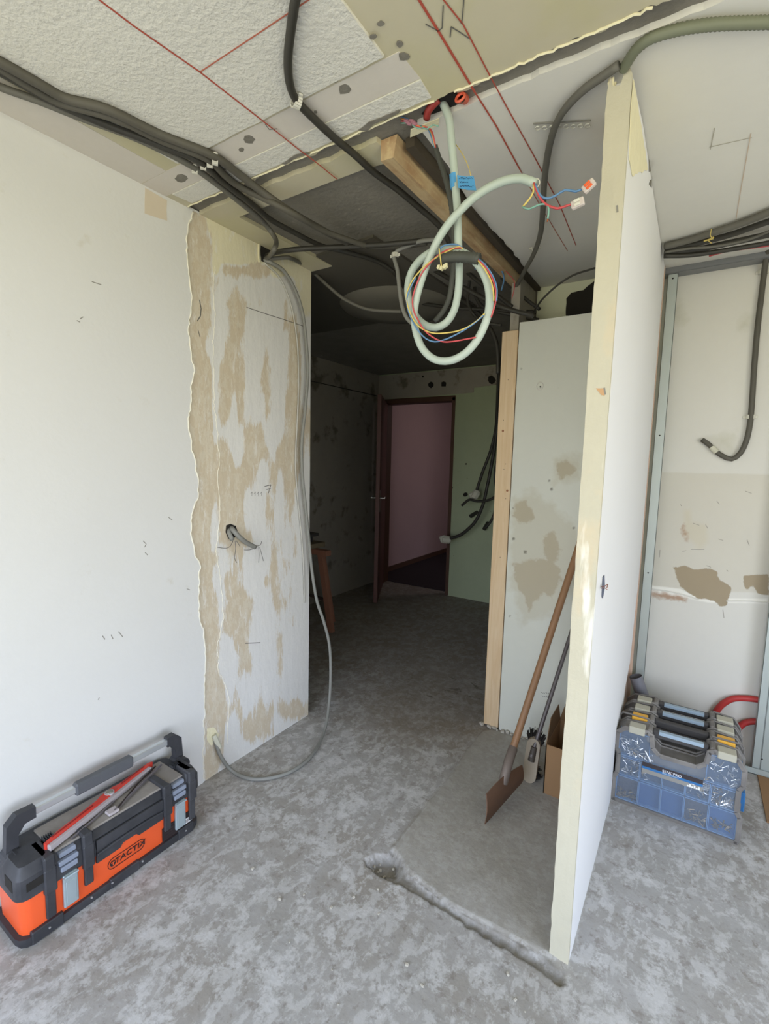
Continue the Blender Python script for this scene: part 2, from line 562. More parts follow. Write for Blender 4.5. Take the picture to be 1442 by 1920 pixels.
# lumpy raised lip of plaster along that edge and a second thinner one
M['lip'] = mat('plaster_lip', (226, 222, 206), .9, var=[(30, .06, I3)], bump=[(60, .5, .003, I3)])
lip = MB()
lp = [Vector((XL + .004, e.y + .002, min(max(e.z, .01), H - .01))) for e in edge_r[:-1]]
lip.tube([p + Vector((random.uniform(-.001, .001), 0, 0)) for p in lp], .0032, 5, smooth=False)
e2 = [(403, 500), (400, 540), (404, 590), (398, 640), (401, 700), (403, 760), (408, 820), (412, 850), (408, 900), (412, 950), (410, 990), (406, 1040), (414, 1090), (420, 1160), (408, 1210), (410, 1260), (424, 1290), (430, 1320), (425, 1400)]
lp2 = [P(a, b, 'X', XL) for a, b in e2]
lip.tube(ragged([tuple(p) for p in lp2], .012, .007, 3., fixed=(len(lp2) - 1,))[:-1], .0016, 5, smooth=False)
lip.build('plaster_lip', M['lip'], wl, smooth=True)
# square of beige filler near the ceiling, scuffs and small marks
M['filler'] = mat('beige_filler', (204, 192, 172), .9, var=[(10, .06, I3)])
M['faint2'] = mat('soft_scuff', (150, 146, 136), .9)
M['faint'] = mat('faint_pencil', (164, 160, 146), .9)
M['dark_mark'] = mat('dark_scuff', (132, 130, 122), .9)
M['pencil'] = mat('pencil_mark', (96, 94, 90), .8)
q = [P(a, b, 'X', XL + .005) for a, b in ((272, 352), (313, 376), (313, 414), (271, 400))]
MB().prism(ragged([tuple(p) for p in q], .03, .002, 5.), (.0008, 0, 0)).build('filler_patch', M['filler'], wl)

def line_on(mb, pts, ax, v, w=.0015, dirn=1):
    """thin flat stroke on a plane"""
    ps = [P(a, b, ax, v) for a, b in pts]
    i = 'XYZ'.index(ax)
    n = Vector([dirn if k == i else 0 for k in range(3)])
    for a, b in zip(ps[:-1], ps[1:]):
        d = (b - a)
        if d.length < 1e-5:
            continue
        s_ = d.normalized().cross(n) * (w / 2)
        mb.prism([a - s_, a + s_, b + s_, b - s_], n * .0006)
    return mb
mk = MB()
for pts in ([(268, 1014), (274, 1020), (271, 1026)], [(272, 1036), (277, 1041)], [(316, 970), (323, 975)], [(350, 1104), (356, 1106)], [(150, 598), (156, 594)], [(144, 601), (150, 604)], [(172, 528), (190, 534)],
            [(192, 1192), (197, 1199)], [(208, 1190), (212, 1198)], [(222, 1184), (230, 1194)], [(184, 1312), (186, 1308)]):
    line_on(mk, pts, 'X', XL + .005, .0028)
mk.build('scuff_marks', M['dark_mark'], wl)
mk = MB()
line_on(mk, [(460, 1206), (488, 1205)], 'X', XL, .004)
line_on(mk, [(462, 576), (500, 589), (535, 600), (570, 612)], 'X', XL, .003)
line_on(mk, [(496, 912), (508, 909), (503, 925)], 'X', XL, .003)
line_on(mk, [(499, 918), (508, 916)], 'X', XL, .002)
line_on(mk, [(374, 562), (377, 578), (376, 592), (370, 602)], 'X', XL, .004)
line_on(mk, [(371, 618), (375, 632)], 'X', XL, .003)
for k in range(4):
    x = 470 + k * 6
    line_on(mk, [(x, 926), (x + 3, 922), (x + 2, 930)], 'X', XL, .0015)
mk.build('pencil_marks', M['pencil'], wl)

# holes with rim in the left wall
M['hole'] = mat('dark_hole', (34, 31, 27), .95)
def blob(pts_px, ax, v, thick, name, m, parent, seed=0., amp=.003, step=.008):
    q_ = [P(a, b, ax, v) for a, b in pts_px]
    i = 'XYZ'.index(ax)
    d = [0, 0, 0]
    d[i] = thick
    return MB().prism(ragged([tuple(p) for p in q_], step, amp, seed), d).build(name, m, parent)
blob([(489, 452), (500, 456), (508, 462), (510, 480), (500, 492), (490, 490), (488, 470)], 'X', XL, .001, 'cable_hole', M['hole'], wl, 2.)
blob([(424, 985), (432, 982), (442, 986), (446, 998), (440, 1008), (428, 1010), (423, 998)], 'X', XL, .001, 'cable_hole', M['hole'], wl, 4., .001)
blob([(388, 1366), (400, 1364), (410, 1376), (408, 1392), (396, 1398), (388, 1384)], 'X', XL, .001, 'cable_hole', M['cream_edge'], wl, 7.)
rim = MB()
rim.tube([P(a, b, 'X', XL + .003) for a, b in ((486, 492), (485, 470), (487, 452), (496, 450))], .004, 6)
rim.build('hole_rim', M['cream_edge'], wl, smooth=True)

# jamb end and the wall turning left into the hallway
MB().box((-3.3, YJ - .1, 0), (XL - .003, YJ, H)).build('wall_return', M['plain_white'], wl)

# ------------------------------------------------------------------ ceiling
ceiling = struct(MB().box((-4.3, -1.8, H + .016), (2.5, 8.2, H + .2)).build('ceiling', M['slab']))
def plate(name, poly, m, rag=(), z0=H, th=.016, step=.03, amp=.005, seed=0., parent=None):
    fx = [i for i in range(len(poly)) if i not in rag]
    q_ = ragged([(a, b, z0) for a, b in poly], step, amp, seed, fixed=fx)
    return MB().prism(q_, (0, 0, th)).build(name, m, parent or ceiling)
pl = plate('plaster_skim', [(XL, -1.7), (2.4, -1.7), (2.4, YG0), (XL, YG0)], M['ceil_smooth'], rag=(2,), step=.01, amp=.010)
plate('stippled_coat', [(-1.52, -1.7), (-.695, -1.7), (-.695, 1.030), (-1.50, 1.030)], M['ceil_tex'], rag=(1, 2), z0=H - .007, th=.0072, amp=.002)
plate('filler_strip', [(XL, 1.042), (-.66, 1.042), (-.655, 1.137), (XL, 1.135)], M['ceil_grey'], rag=(0, 2), z0=H - .0012, th=.0014, amp=.0015)
plate('filler_strip', [(XL, -1.7), (-1.58, -1.7), (-1.58, 1.04), (XL, 1.04)], M['ceil_grey'], rag=(), z0=H - .001, th=.0014, amp=.0015)
plate('stippled_coat', [(-1.69, 1.137), (-.655, 1.139), (-.66, 1.205), (-1.68, 1.212)], M['ceil_tex'], rag=(), z0=H - .0035, th=.004, amp=.002)
plate('plaster_skim', [(XL, YG1), (XB0, YG1), (XB0 + .02, 1.392), (-1.0, 1.375), (-1.615, 1.378), (-1.60, 1.95), (XL, 1.95)], M['ceil_smooth'], rag=(0,), step=.015, amp=.006, seed=3.)
plate('plaster_skim', [(-.745, YG1), (-.20, YG1), (-.20, 2.74), (-.79, 2.74), (-.772, 2.2), (-.785, 1.8), (-.75, 1.5)], M['ceil_pale'], rag=(0, 3, 4), step=.02, amp=.006, seed=5.)
plate('plaster_skim', [(-.20, YG1), (2.4, YG1), (2.4, YR), (-.20, YR)], M['ceil_pale'], rag=(0,), step=.02, amp=.006, seed=6.)
# crumbled cream edge along the channel
mb = MB()
for (x0, x1, y) in ((-1.72, -.66, YG0 - .004), (-.6, -.15, YG0 - .003)):
    pts = [Vector((x0 + (x1 - x0) * k / 40, y + mnoise.noise(Vector((k * .7, 0, 1))) * .006, H - .001)) for k in range(41)]
    mb.tube([p + Vector((0, random.uniform(-.003, .003), 0)) for p in pts], .0032, 5, smooth=False)
mb.build('crumbled_edge', M['cream_edge'], ceiling, smooth=True)
# a second scrape beside the channel and chipped holes
for i, poly in enumerate(([(672, 244), (690, 230), (722, 217), (752, 205), (748, 212), (728, 222), (700, 234), (690, 246)],
                          [(528, 308), (555, 290), (575, 286), (582, 289), (560, 294), (535, 309)])):
    blob(poly, 'Z', H - .0065, .0012, 'chipped_patch', M['slab'], ceiling, i * 2., .003, .01)
for i, (x, y, r) in enumerate(((757, 107, 12), (647, 168, 14), (467, 262, 12), (340, 335, 12), (700, 69, 8), (749, 83, 8), (453, 281, 6), (629, 152, 5), (714, 45, 7), (592, 210, 4))):
    pts = [(x + r * math.cos(a) * random.uniform(.7, 1.1), y + r * .8 * math.sin(a) * random.uniform(.7, 1.1)) for a in np.linspace(0, 2 * math.pi, 9)[:-1]]
    blob(pts, 'Z', H - .0085 if i == 4 else H - .0022, .0012, 'chipped_hole', M['slab'], ceiling, i * 1.3, .003, .01)
# chalk lines
M['chalk'] = mat('red_chalk', (168, 74, 58), .9, var=[(60, .2, I3)])
M['chalk2'] = mat('faded_red_chalk', (178, 104, 84), .9, var=[(60, .2, I3)])
def chalk(pts, z, w, m='chalk'):
    mb = MB()
    line_on(mb, pts, 'Z', z, w, -1)
    if pts[0][1] < 0:
        a, b = P(*pts[0], 'Z', z), P(*pts[-1], 'Z', z)
        d = (a - b).normalized()
        e = a + d * ((a.y - (BY + .02)) / max(-d.y, .2))
        e.x = max(min(e.x, 2.2), -1.5)
        s_ = (e - a).normalized().cross(Vector((0, 0, -1))) * (w / 2)
        mb.prism([a - s_, a + s_, e + s_, e - s_], (0, 0, -.0006))
    return mb.build('chalk_line', M[m], ceiling)
chalk([(180, -5), (250, 48), (375, 135), (510, 240)], H - .0075, .0042)
chalk([(510, 240), (560, 280), (590, 302), (632, 336)], H - .0066, .004)
chalk([(375, 135), (470, 72), (590, -8)], H - .0075, .003, 'chalk2')
chalk([(783, -5), (820, 55), (880, 155), (890, 172)], H - .001, .0055)
chalk([(890, 172), (930, 235), (975, 318)], H - .001, .004)
chalk([(975, 318), (1010, 380), (1064, 470)], H - .001, .0025, 'chalk2')
chalk([(828, -5), (868, 45), (915, 135), (950, 200), (1000, 290), (1050, 385), (1080, 460)], H - .001, .003)
M['chalk3'] = mat('nearly_erased_chalk', (200, 180, 158), .9)
chalk([(1408, 250), (1390, 350), (1380, 412)], H - .001, .002, 'chalk3')
mk = MB()
for pts in ([(798, 45), (822, 58), (829, 52), (831, 10)], [(837, 5), (866, 44), (870, -2)], [(844, 70), (846, 50), (862, 60), (880, 72)], [(497, 232), (505, 243), (520, 241)],
            ):
    line_on(mk, pts, 'Z', H - .008 if pts[0][0] < 600 else H - .001, .0022, -1)
mk.build('pencil_marks', M['pencil'], ceiling)
mk = MB()
line_on(mk, [(1330, 276), (1410, 258)], 'Z', H - .001, .002, -1)
line_on(mk, [(1340, 240), (1332, 280)], 'Z', H - .001, .002, -1)
mk.build('pencil_marks', M['faint'], ceiling)
# round hatch of the hallway ceiling (a shallow plaster dome) and a lighter panel
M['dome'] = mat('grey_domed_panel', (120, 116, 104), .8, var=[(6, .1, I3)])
c = P(742, 578, 'Z', H - .01)
mb = MB()
ring = []
for j, (rr, zz) in enumerate(((.36, 0), (.33, -.03), (.2, -.045), (.02, -.05))):
    ring.append([(c.x + rr * math.cos(a), c.y + rr * math.sin(a), H + .015 + zz) for a in np.linspace(0, 2 * math.pi, 33)[:-1]])
vs = sum(ring, [])
fs = [(j * 32 + k, j * 32 + (k + 1) % 32, (j + 1) * 32 + (k + 1) % 32, (j + 1) * 32 + k) for j in range(3) for k in range(32)] + [tuple(range(96, 128))]
mb.add(vs, fs)
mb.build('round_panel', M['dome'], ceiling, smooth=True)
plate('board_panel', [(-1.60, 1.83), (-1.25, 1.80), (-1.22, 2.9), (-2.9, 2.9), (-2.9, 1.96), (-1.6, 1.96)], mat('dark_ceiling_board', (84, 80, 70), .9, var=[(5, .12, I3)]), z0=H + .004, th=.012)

# ------------------------------------------------------------------ plaster partition on the right
M['part_end'] = mat('cream_partition_end', (190, 185, 165), .9,
                    layers=[dict(scale=6, thr=.6, amp=1, soft=.05, col=(206, 188, 156), max=.6, stretch=(1, 1, .5)), dict(scale=5, thr=.62, amp=1, soft=.03, col=(232, 230, 220), stretch=(1.5, 1, .3), off=5.)],
                    var=[(20, .05, I3)], bump=[(22, .5, .006, (1, 1, .3)), (80, .4, .003, I3)])
M['part_white'] = mat('white_partition_paint', (224, 224, 224), .85, var=[(3, .02, I3)], bump=[(30, .12, .002, I3)])
# outline of the end seen from the front, ragged on both long edges
def yplane(x, z, y=YP0):
    return (x, y, z)
prof = ragged([(XP0, YP0, 0), (XP1, YP0, 0), (XP1, YP0, H - .03), (XP1 - .012, YP0, H), (XP1 - .026, YP0, H - .045), (XP0 + .012, YP0, H - .04), (XP0 + .006, YP0, H - .015), (XP0, YP0, H - .05)], .025, .0016, 2., fixed=(0,))
wp = MB()
n = len(prof)
prof = [Vector(p) for p in prof]
for p in prof:
    p.x = min(p.x, XP1 - .001)
    p.z = max(p.z, 0.)
wp.prism(prof, (0, .02, 0))
wp_o = struct(wp.build('wall_partition', M['part_end']))
core = MB()
core.prism([(XP0 + .004, a, b) for a, b in ((YP0 + .015, 0), (2.20, 0), (2.205, .10), (2.335, .35), (2.60, .475), (2.67, .76), (2.715, .86), (2.72, 1.2), (2.72, H - .004), (1.6, H - .004), (YP0 + .12, H - .02), (YP0 + .015, H - .03))], (XP1 - XP0 - .0045, 0, 0))
pc = core.build('painted_face', M['part_white'], wp_o)
# strip of cream plaster lapping onto the white face, broad at the top
ov = [(1186, 118), (1193, 118), (1200, 180), (1208, 240), (1213, 300), (1205, 330), (1190, 330), (1172, 320), (1163, 420), (1150, 560), (1142, 700), (1130, 900), (1125, 900)]
def xy_face(px, py):
    return P(px, py, 'X', XP1)
lap = [tuple(xy_face(a, b)) for a, b in ((1189, 130), (1196, 150), (1205, 225), (1213, 300), (1214, 318), (1185, 330), (1179, 300), (1181, 200))]
lap = [(XP1, max(p[1], YP0 + .001), min(p[2], H - .035)) for p in lap]
MB().prism(ragged(lap, .02, .004, 4.), (.0015, 0, 0)).build('cream_lap', M['cream_edge'], wp_o)
# chipped notches near the top of the far edge
for i, pts in enumerate(([(1217, 275), (1221, 277), (1226, 320), (1217, 322)], [(1219, 338), (1222, 336), (1222, 352), (1217, 345)])):
    q_ = [P(a, b, 'X', XP1 + .0004) for a, b in pts]
    MB().prism(q_, (.0006, 0, 0)).build('chipped_notch', M['slab'], wp_o)
# ragged top rim: plaster tufts
tuft = MB()
for k in range(9):
    x = random.choice([XP0 + .006, XP0 + .01, XP1 - .006, XP1 - .012])
    tuft.box((-.004, -.003, 0), (.004, .003, random.uniform(.01, .03)), .001, Matrix.Translation((x, YP0 + random.uniform(.004, .03), H - .04)) @ Matrix.Rotation(random.uniform(-.3, .3), 4, 'Y'))
tuft.build('plaster_tufts', M['cream_edge'], wp_o)
# rim of the far end, lath, knock-out and cable hole
M['pine'] = mat('pine', (214, 190, 156), .7, layers=[dict(scale=6, thr=.5, amp=1, soft=.12, col=(198, 166, 124), max=.6, stretch=(6, 6, .35), dist=1.5)], var=[(12, .08, (1, 1, .2))], bump=[(40, .2, .002, (1, 1, .1))])
M['lath'] = mat('pinkish_lath', (198, 172, 152), .8, var=[(12, .1, (1, 1, .2))])
MB().box((XP1 - .03, 2.722, .0), (XP1 + .002, 2.752, H - .004)).build('wood_lath', M['lath'], wp_o)
MB().box((XP0 + .005, YP1, 0), (XP1 - .012, 2.72, .9)).build('inner_batten', M['lath'], wp_o)
mk = MB()
for pts in ([(1133, 727), (1135, 740)], [(1157, 385), (1158, 398)]):
    line_on(mk, pts, 'Y', YP0 - .0006, .004, -1)
mk.build('scuff_marks', M['dark_mark'], wp_o)
blob([(1117, 728), (1133, 728), (1134, 742), (1128, 741), (1122, 734)], 'Y', YP0 - .0004, -.0006, 'brown_chip', mat('brown_chip', (190, 152, 112), .9), wp_o, 1., .001)
M['dark_slit'] = mat('wall_slit', (92, 98, 116), .9)
blob([(1130, 1082), (1133, 1078), (1134, 1100), (1130, 1122), (1128, 1118)], 'X', XP1 + .0002, .001, 'torn_slit', M['dark_slit'], wp_o, 1., .001)
M['copper'] = mat('copper', (186, 108, 62), .35, metal=1.0)
mb = MB()
mb.tube([P(1128, 1100, 'X', XP1), P(1134, 1099, 'X', XP1 + .012), P(1140, 1095, 'X', XP1 + .014), P(1138, 1102, 'X', XP1 + .016)], .0012, 6)
mb.tube([P(1128, 1103, 'X', XP1), P(1133, 1102, 'X', XP1 + .012), P(1139, 1106, 'X', XP1 + .01)], .0012, 6)
tag(mb.build('wire_stub', M['copper'], smooth=True), 'short bare copper wire ends poking from the white side of the partition', 'wire')

# ------------------------------------------------------------------ closet board, post and beam
M['board'] = mat('plasterboard_face', (206, 207, 196), .85,
                 layers=[dict(attr='stain', scale=26, thr=.5, amp=.06, soft=.006, col=(172, 160, 138), nr=.7),
                         dict(attr='stain2', scale=22, thr=.5, amp=.10, soft=.02, col=(186, 180, 158), max=.5),
                         dict(attr='spot', scale=40, thr=.5, amp=.01, soft=.003, col=(96, 92, 78), max=.75)],
                 var=[(2, .04, I3), (30, .02, I3)], bump=[(30, .2, .002, I3)])
st_polys = [pxpoly(p, 'Y', YC, 1) for p in (
    [(1044, 870), (1062, 864), (1076, 870), (1078, 884), (1064, 893), (1052, 899), (1046, 888)],
    [(966, 944), (985, 940), (996, 955), (1001, 970), (997, 978), (975, 980), (962, 968)],
    [(1021, 1006), (1036, 998), (1046, 1010), (1050, 1030), (1046, 1050), (1030, 1058), (1020, 1040)],
    [(962, 1060), (985, 1052), (1010, 1048), (1035, 1052), (1052, 1068), (1050, 1090), (1035, 1120), (1020, 1112), (1004, 1126), (992, 1148), (985, 1120), (970, 1100)])]
st2_polys = [pxpoly(p, 'Y', YC, 1) for p in ([(960, 935), (1000, 920), (1050, 960), (1090, 1000), (1085, 1090), (1040, 1150), (980, 1170), (958, 1090)], [(1038, 860), (1085, 855), (1092, 900), (1040, 910)])]
spots = [pxpoly([(x - r, y - r), (x + r, y - r), (x + r, y + r), (x - r, y + r)], 'Y', YC, 1) for x, y, r in ((978, 691, 1.2), (1014, 726, 1.4), (1030, 901, 2), (1034, 917, 2.5), (962, 952, 1.3), (956, 1155, 1.5), (1076, 990, 2), (963, 1010, 2.5), (985, 1035, 3), (1046, 727, .8))]
mxs = lambda polys: (lambda p: np.max([sdf(p, q_) for q_ in polys], axis=0))
closet = struct(MB().box((XB1 + .004, YC + .002, 0), (-.2, YC + .05, 2.135)).build('wall_closet', M['plain_white']))
cg = grid('plasterboard_face', 'Y', YC, np.linspace(XB1 + .003, -.25, 90), np.linspace(0.012, 2.14, 330), M['board'], masks={'stain': mxs(st_polys), 'stain2': mxs(st2_polys), 'spot': mxs(spots)}, flip=False, parent=closet)
# washer-like filled hole
ctr = P(1012, 724, 'Y', YC)
mb = MB()
mb.tube([(ctr.x + .016 * math.cos(a), YC - .001, ctr.z + .018 * math.sin(a)) for a in np.linspace(0, 2 * math.pi, 17)], .003, 6)
mb.build('filled_hole_ring', M['ceil_pale'], closet, smooth=True)
MB().cyl((ctr.x + .003, YC, ctr.z - .003), (ctr.x + .003, YC - .0015, ctr.z - .003), .0035).build('screw_hole', M['hole'], closet)
mk = MB()
for k in range(5):
    line_on(mk, [(1015 + k * 4, 1298 + k % 2), (1018 + k * 4, 1300)], 'Y', YC - .0005, .002, -1)
    line_on(mk, [(1016 + k * 4, 1304 + k % 2), (1019 + k * 4, 1306 + k)], 'Y', YC - .0005, .002, -1)
mk.build('pencil_marks', M['pencil'], closet)
chp = MB()
for k in range(34):
    x = random.uniform(XB0, -.4)
    r = random.uniform(.004, .012)
    chp.box((-r, -r, -r * .4), (r, r * .8, r), r * .3, Matrix.Translation((x, YC - random.uniform(0, .02), .008)) @ Matrix.Rotation(random.uniform(0, 3), 4, 'Z'))
tag(chp.build('crumbled_foot', M['crumb'], closet), kind='stuff')
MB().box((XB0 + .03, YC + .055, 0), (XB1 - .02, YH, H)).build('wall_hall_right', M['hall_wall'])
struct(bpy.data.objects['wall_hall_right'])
wcb = MB().box((XB1 - .01, 2.74, 0), (XP0 + .05, 2.80, H)).build('wall_closet_back', mat('pale_yellow_green_plaster', (204, 206, 180), .9, var=[(4, .06, I3)]))
struct(wcb)
blob([(1061, 592), (1062, 560), (1071, 549), (1094, 544), (1108, 532), (1125, 520), (1125, 592)], 'Y', 2.739, -.001, 'pipe_opening', M['hole'], wcb, 3., .003, .02)
# post
post = MB()
post.box((XB0 + .012, YC - .004, .012), (XB1 - .001, YC + .045, 2.105), .002)
post_o = tag(post.build('timber_post', M['pine']), 'pale pine post standing beside the plasterboard at the corridor opening', 'post')
M['knot'] = mat('pine_knot', (140, 92, 62), .7)
for x, y in ((943, 808), (951, 920)):
    p = P(x, y, 'Y', YC - .004)
    MB().cyl((p.x, YC - .0035, p.z), (p.x, YC - .0052, p.z), .0065, .005, 10).build('knot', M['knot'], post_o)
M['screw_dark'] = mat('screw_dark', (80, 70, 56), .5)
for x, y in ((953, 712), (948, 870), (945, 880), (938, 1045), (948, 935), (944, 788)):
    p = P(x, y, 'Y', YC - .004)
    MB().cyl((p.x, YC - .0038, p.z), (p.x, YC - .0048, p.z), .0022, .0022, 8).build('screw_head', M['screw_dark'], post_o)
# beam on the ceiling above the post line
M['old_beam'] = mat('old_stained_timber', (206, 186, 146), .8, layers=[dict(scale=4, thr=.48, amp=1, soft=.12, col=(160, 122, 84), max=.8), dict(scale=14, thr=.55, amp=1, soft=.08, col=(206, 184, 140), max=.6, stretch=(3, .4, 3))], var=[(20, .15, (1, .2, 1))], bump=[(30, .4, .004, (1, .2, 1))])
bm_ = MB()
bm_.prism([(XB0 + .004, 1.30, H + .012), (XB0 - .002, 1.31, H - .04), (XB0 + .05, 1.30, H - .05), (XB0 + .062, 1.30, H + .012)], (0.012, 1.5, 0))
beam = tag(bm_.build('ceiling_beam', M['old_beam']), 'old stained timber beam fixed along the ceiling above the pine post', 'beam')
b2 = MB()
b2.prism([(XB0 + .075, 1.33, H + .012), (XB0 + .075, 1.33, H - .018), (XB0 + .105, 1.33, H - .018), (XB0 + .105, 1.33, H + .012)], (-.002, 1.4, 0))
b2.build('dark_batten', mat('dark_batten', (66, 58, 46), .9, var=[(30, .2, I3)]), beam)
tag(MB().box((-.285, 1.52, H - .10), (-.262, 1.62, H), .003).build('wood_block', M['old_beam']), 'small brown timber block against the ceiling behind the partition top', 'wood block')

# ------------------------------------------------------------------ hallway
zd = 2.119
hb = MB()
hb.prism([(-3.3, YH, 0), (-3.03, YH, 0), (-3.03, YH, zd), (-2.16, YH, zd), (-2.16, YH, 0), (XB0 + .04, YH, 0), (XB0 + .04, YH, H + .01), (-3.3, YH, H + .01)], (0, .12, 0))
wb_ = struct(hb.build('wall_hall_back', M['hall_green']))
# darker board band above the door
MB().prism(ragged([(-3.115, YH, 2.135), (-1.95, YH, 2.15), (-1.95, YH, 2.20), (-.9, YH, 2.26), (-.9, YH, 2.40), (-3.115, YH, 2.40)], .05, .003, 2., fixed=(1, 4)), (0, -.006, 0)).build('header_board', M['hall_wall'], wb_)
for i, (x, y, r) in enumerate(((808, 722, 6), (832, 720, 6), (922, 713, 9), (793, 706, 2), (873, 927, 5), (874, 870, 2), (846, 915, 4), (935, 985, 8))):
    pts = [(x + r * math.cos(a) * random.uniform(.7, 1.1), y + r * math.sin(a) * random.uniform(.7, 1.1)) for a in np.linspace(0, 2 * math.pi, 9)[:-1]]
    blob(pts, 'Y', YH - .0064 if y < 745 else YH - .0002, -.001, 'wall_hole', M['hole'], wb_, i, .002, .02)
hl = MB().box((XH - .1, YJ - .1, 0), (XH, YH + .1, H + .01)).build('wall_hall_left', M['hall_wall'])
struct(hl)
mk = MB()
mk.prism([(XH, 1.95, 2.17), (XH, 4.66, 2.17), (XH, 4.66, 2.178), (XH, 1.95, 2.178)], (.002, 0, 0))
mk.build('board_seam', M['hole'], hl)
# door_1: brown steel frame, leaf standing open into the hallway
M['door_brown'] = mat('reddish_brown_door', (106, 70, 62), .55, var=[(3, .08, I3)])
M['frame_brown'] = mat('dark_brown_frame', (84, 58, 44), .6, var=[(10, .1, I3)])
dr = MB()
for lo, hi in (((-3.05, YH - .012, 0), (-3.005, YH + .13, zd)), ((-2.185, YH - .012, 0), (-2.15, YH + .13, zd)), ((-3.05, YH - .012, zd - .04), (-2.15, YH + .13, zd + .015))):
    dr.box(lo, hi, .004)
door = struct(dr.build('door_1', M['frame_brown']))
hp, fp = Vector((-3.0, YH - .02, 0)), Vector((-2.598, 3.90, 0))
d = (fp - hp).normalized()
nn = Vector((-d.y, d.x, 0))
Ml = Matrix(((d.x, nn.x, 0, hp.x), (d.y, nn.y, 0, hp.y), (0, 0, 1, 0), (0, 0, 0, 1)))
lf = MB().box((0, -.02, .012), (.82, .02, 2.075), .003, Ml).build('door_leaf', M['door_brown'], door)
M['steel'] = mat('brushed_steel', (180, 178, 172), .35, metal=.9)
hd = MB()
for s_ in (-1, 1):
    hd.box((.745, s_ * .021 - .002, .93), (.785, s_ * .021 + .002, 1.15), .002, Ml)
    hd.cyl(Ml @ Vector((.765, s_ * .02, 1.07)), Ml @ Vector((.765, s_ * .065, 1.07)), .009)
    hd.cyl(Ml @ Vector((.765, s_ * .062, 1.07)), Ml @ Vector((.64, s_ * .062, 1.07)), .009)
hd.build('door_handle', M['steel'], lf)
# landing beyond the door
M['pink'] = mat('dusky_pink_wall', (180, 150, 150), .85, var=[(3, .05, I3)])
struct(MB().box((-3.40, YH + .13, 0), (-3.256, 8.0, H + .01)).build('wall_landing_left', M['pink']))
struct(MB().box((-3.256, 7.95, 0), (0, 8.05, H + .01)).build('wall_landing_back', M['pink']))
struct(MB().box((-.5, YH + .125, 0), (-.4, 8.0, H + .01)).build('wall_landing_right', M['pink']))
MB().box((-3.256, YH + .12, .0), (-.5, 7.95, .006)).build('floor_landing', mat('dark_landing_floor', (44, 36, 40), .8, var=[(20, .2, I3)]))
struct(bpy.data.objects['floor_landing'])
tb = MB().box((-3.256, YH + .125, .006), (-3.244, 7.95, .07)).build('baseboard_landing', M['frame_brown'])
struct(tb)

# ------------------------------------------------------------------ right room: back wall with peeled patch, metal studs
M['right_wall'] = mat('patched_back_wall', (208, 206, 198), .85,
                      layers=[dict(attr='band', scale=14, thr=.5, amp=.008, soft=.004, col=(200, 196, 184)),
                              dict(attr='cream', scale=20, thr=.5, amp=.02, soft=.012, col=(198, 191, 172), max=.8),
                              dict(attr='ledge', scale=20, thr=.5, amp=.01, soft=.004, col=(228, 226, 218)),
                              dict(attr='rust', scale=34, thr=.5, amp=.06, soft=.012, col=(158, 122, 92), max=.8),
                              dict(attr='peel', scale=30, thr=.5, amp=.025, soft=.0025, col=(156, 142, 118)),
                              dict(attr='smudge', scale=22, thr=.5, amp=.1, soft=.03, col=(178, 176, 156), max=.5)],
                      var=[(3, .025, I3), (30, .015, I3)], bump=[(40, .15, .002, I3)])
px2 = lambda pts: pxpoly(pts, 'Y', YR, 1)
band = px2([(1180, 884), (1460, 890), (1460, 1112), (1180, 1105)])
cream = [px2([(1283, 955), (1293, 955), (1296, 978), (1325, 984), (1328, 1018), (1312, 1030), (1284, 1002)])]
peel = [px2([(1262, 1063), (1285, 1060), (1300, 1067), (1330, 1066), (1345, 1072), (1347, 1085), (1372, 1101), (1366, 1122), (1362, 1136), (1350, 1137), (1340, 1126), (1310, 1122), (1275, 1100)]),
        px2([(1395, 1080), (1410, 1078), (1440, 1078), (1442, 1116), (1420, 1114), (1412, 1096), (1400, 1108), (1394, 1100)])]
ledge = [px2([(1205, 1096), (1275, 1104), (1310, 1122), (1440, 1122), (1440, 1132), (1330, 1130), (1290, 1122), (1205, 1108)])]
rust = [px2([(1210, 1108), (1250, 1113), (1285, 1121), (1285, 1127), (1245, 1122), (1210, 1117)]), px2([(1280, 985), (1290, 1005), (1288, 1012), (1280, 1000)])]
smg = [px2([(1255, 580), (1275, 575), (1280, 605), (1262, 606)]), px2([(1335, 820), (1375, 815), (1370, 845), (1340, 840)]), px2([(1390, 600), (1402, 598), (1402, 612), (1392, 612)])]
wr = grid('wall_right_back', 'Y', YR, np.linspace(-.30, 1.0, 170), np.linspace(0, H + .01, 330), M['right_wall'],
          masks={'band': lambda p: sdf(p, band), 'cream': mxs(cream), 'peel': mxs(peel), 'ledge': mxs(ledge), 'rust': mxs(rust), 'smudge': mxs(smg)})
struct(wr)
MB().box((1.0, YR, 0), (2.4, YR + .1, H)).build('plain_wall', M['plain_white'], wr)
lg = MB().tube([Vector(P(a, b, 'Y', YR)) + Vector((0, -.001, 0)) for a, b in ((1204, 1102), (1240, 1107), (1275, 1113), (1310, 1124))], .004, 6).tube([Vector(P(a, b, 'Y', YR)) + Vector((0, -.001, 0)) for a, b in ((1362, 1127), (1400, 1127), (1450, 1130))], .004, 6)
tag(lg.build('plaster_ridge', M['ceil_pale'], wr, smooth=True), kind='stuff')
mk = MB()
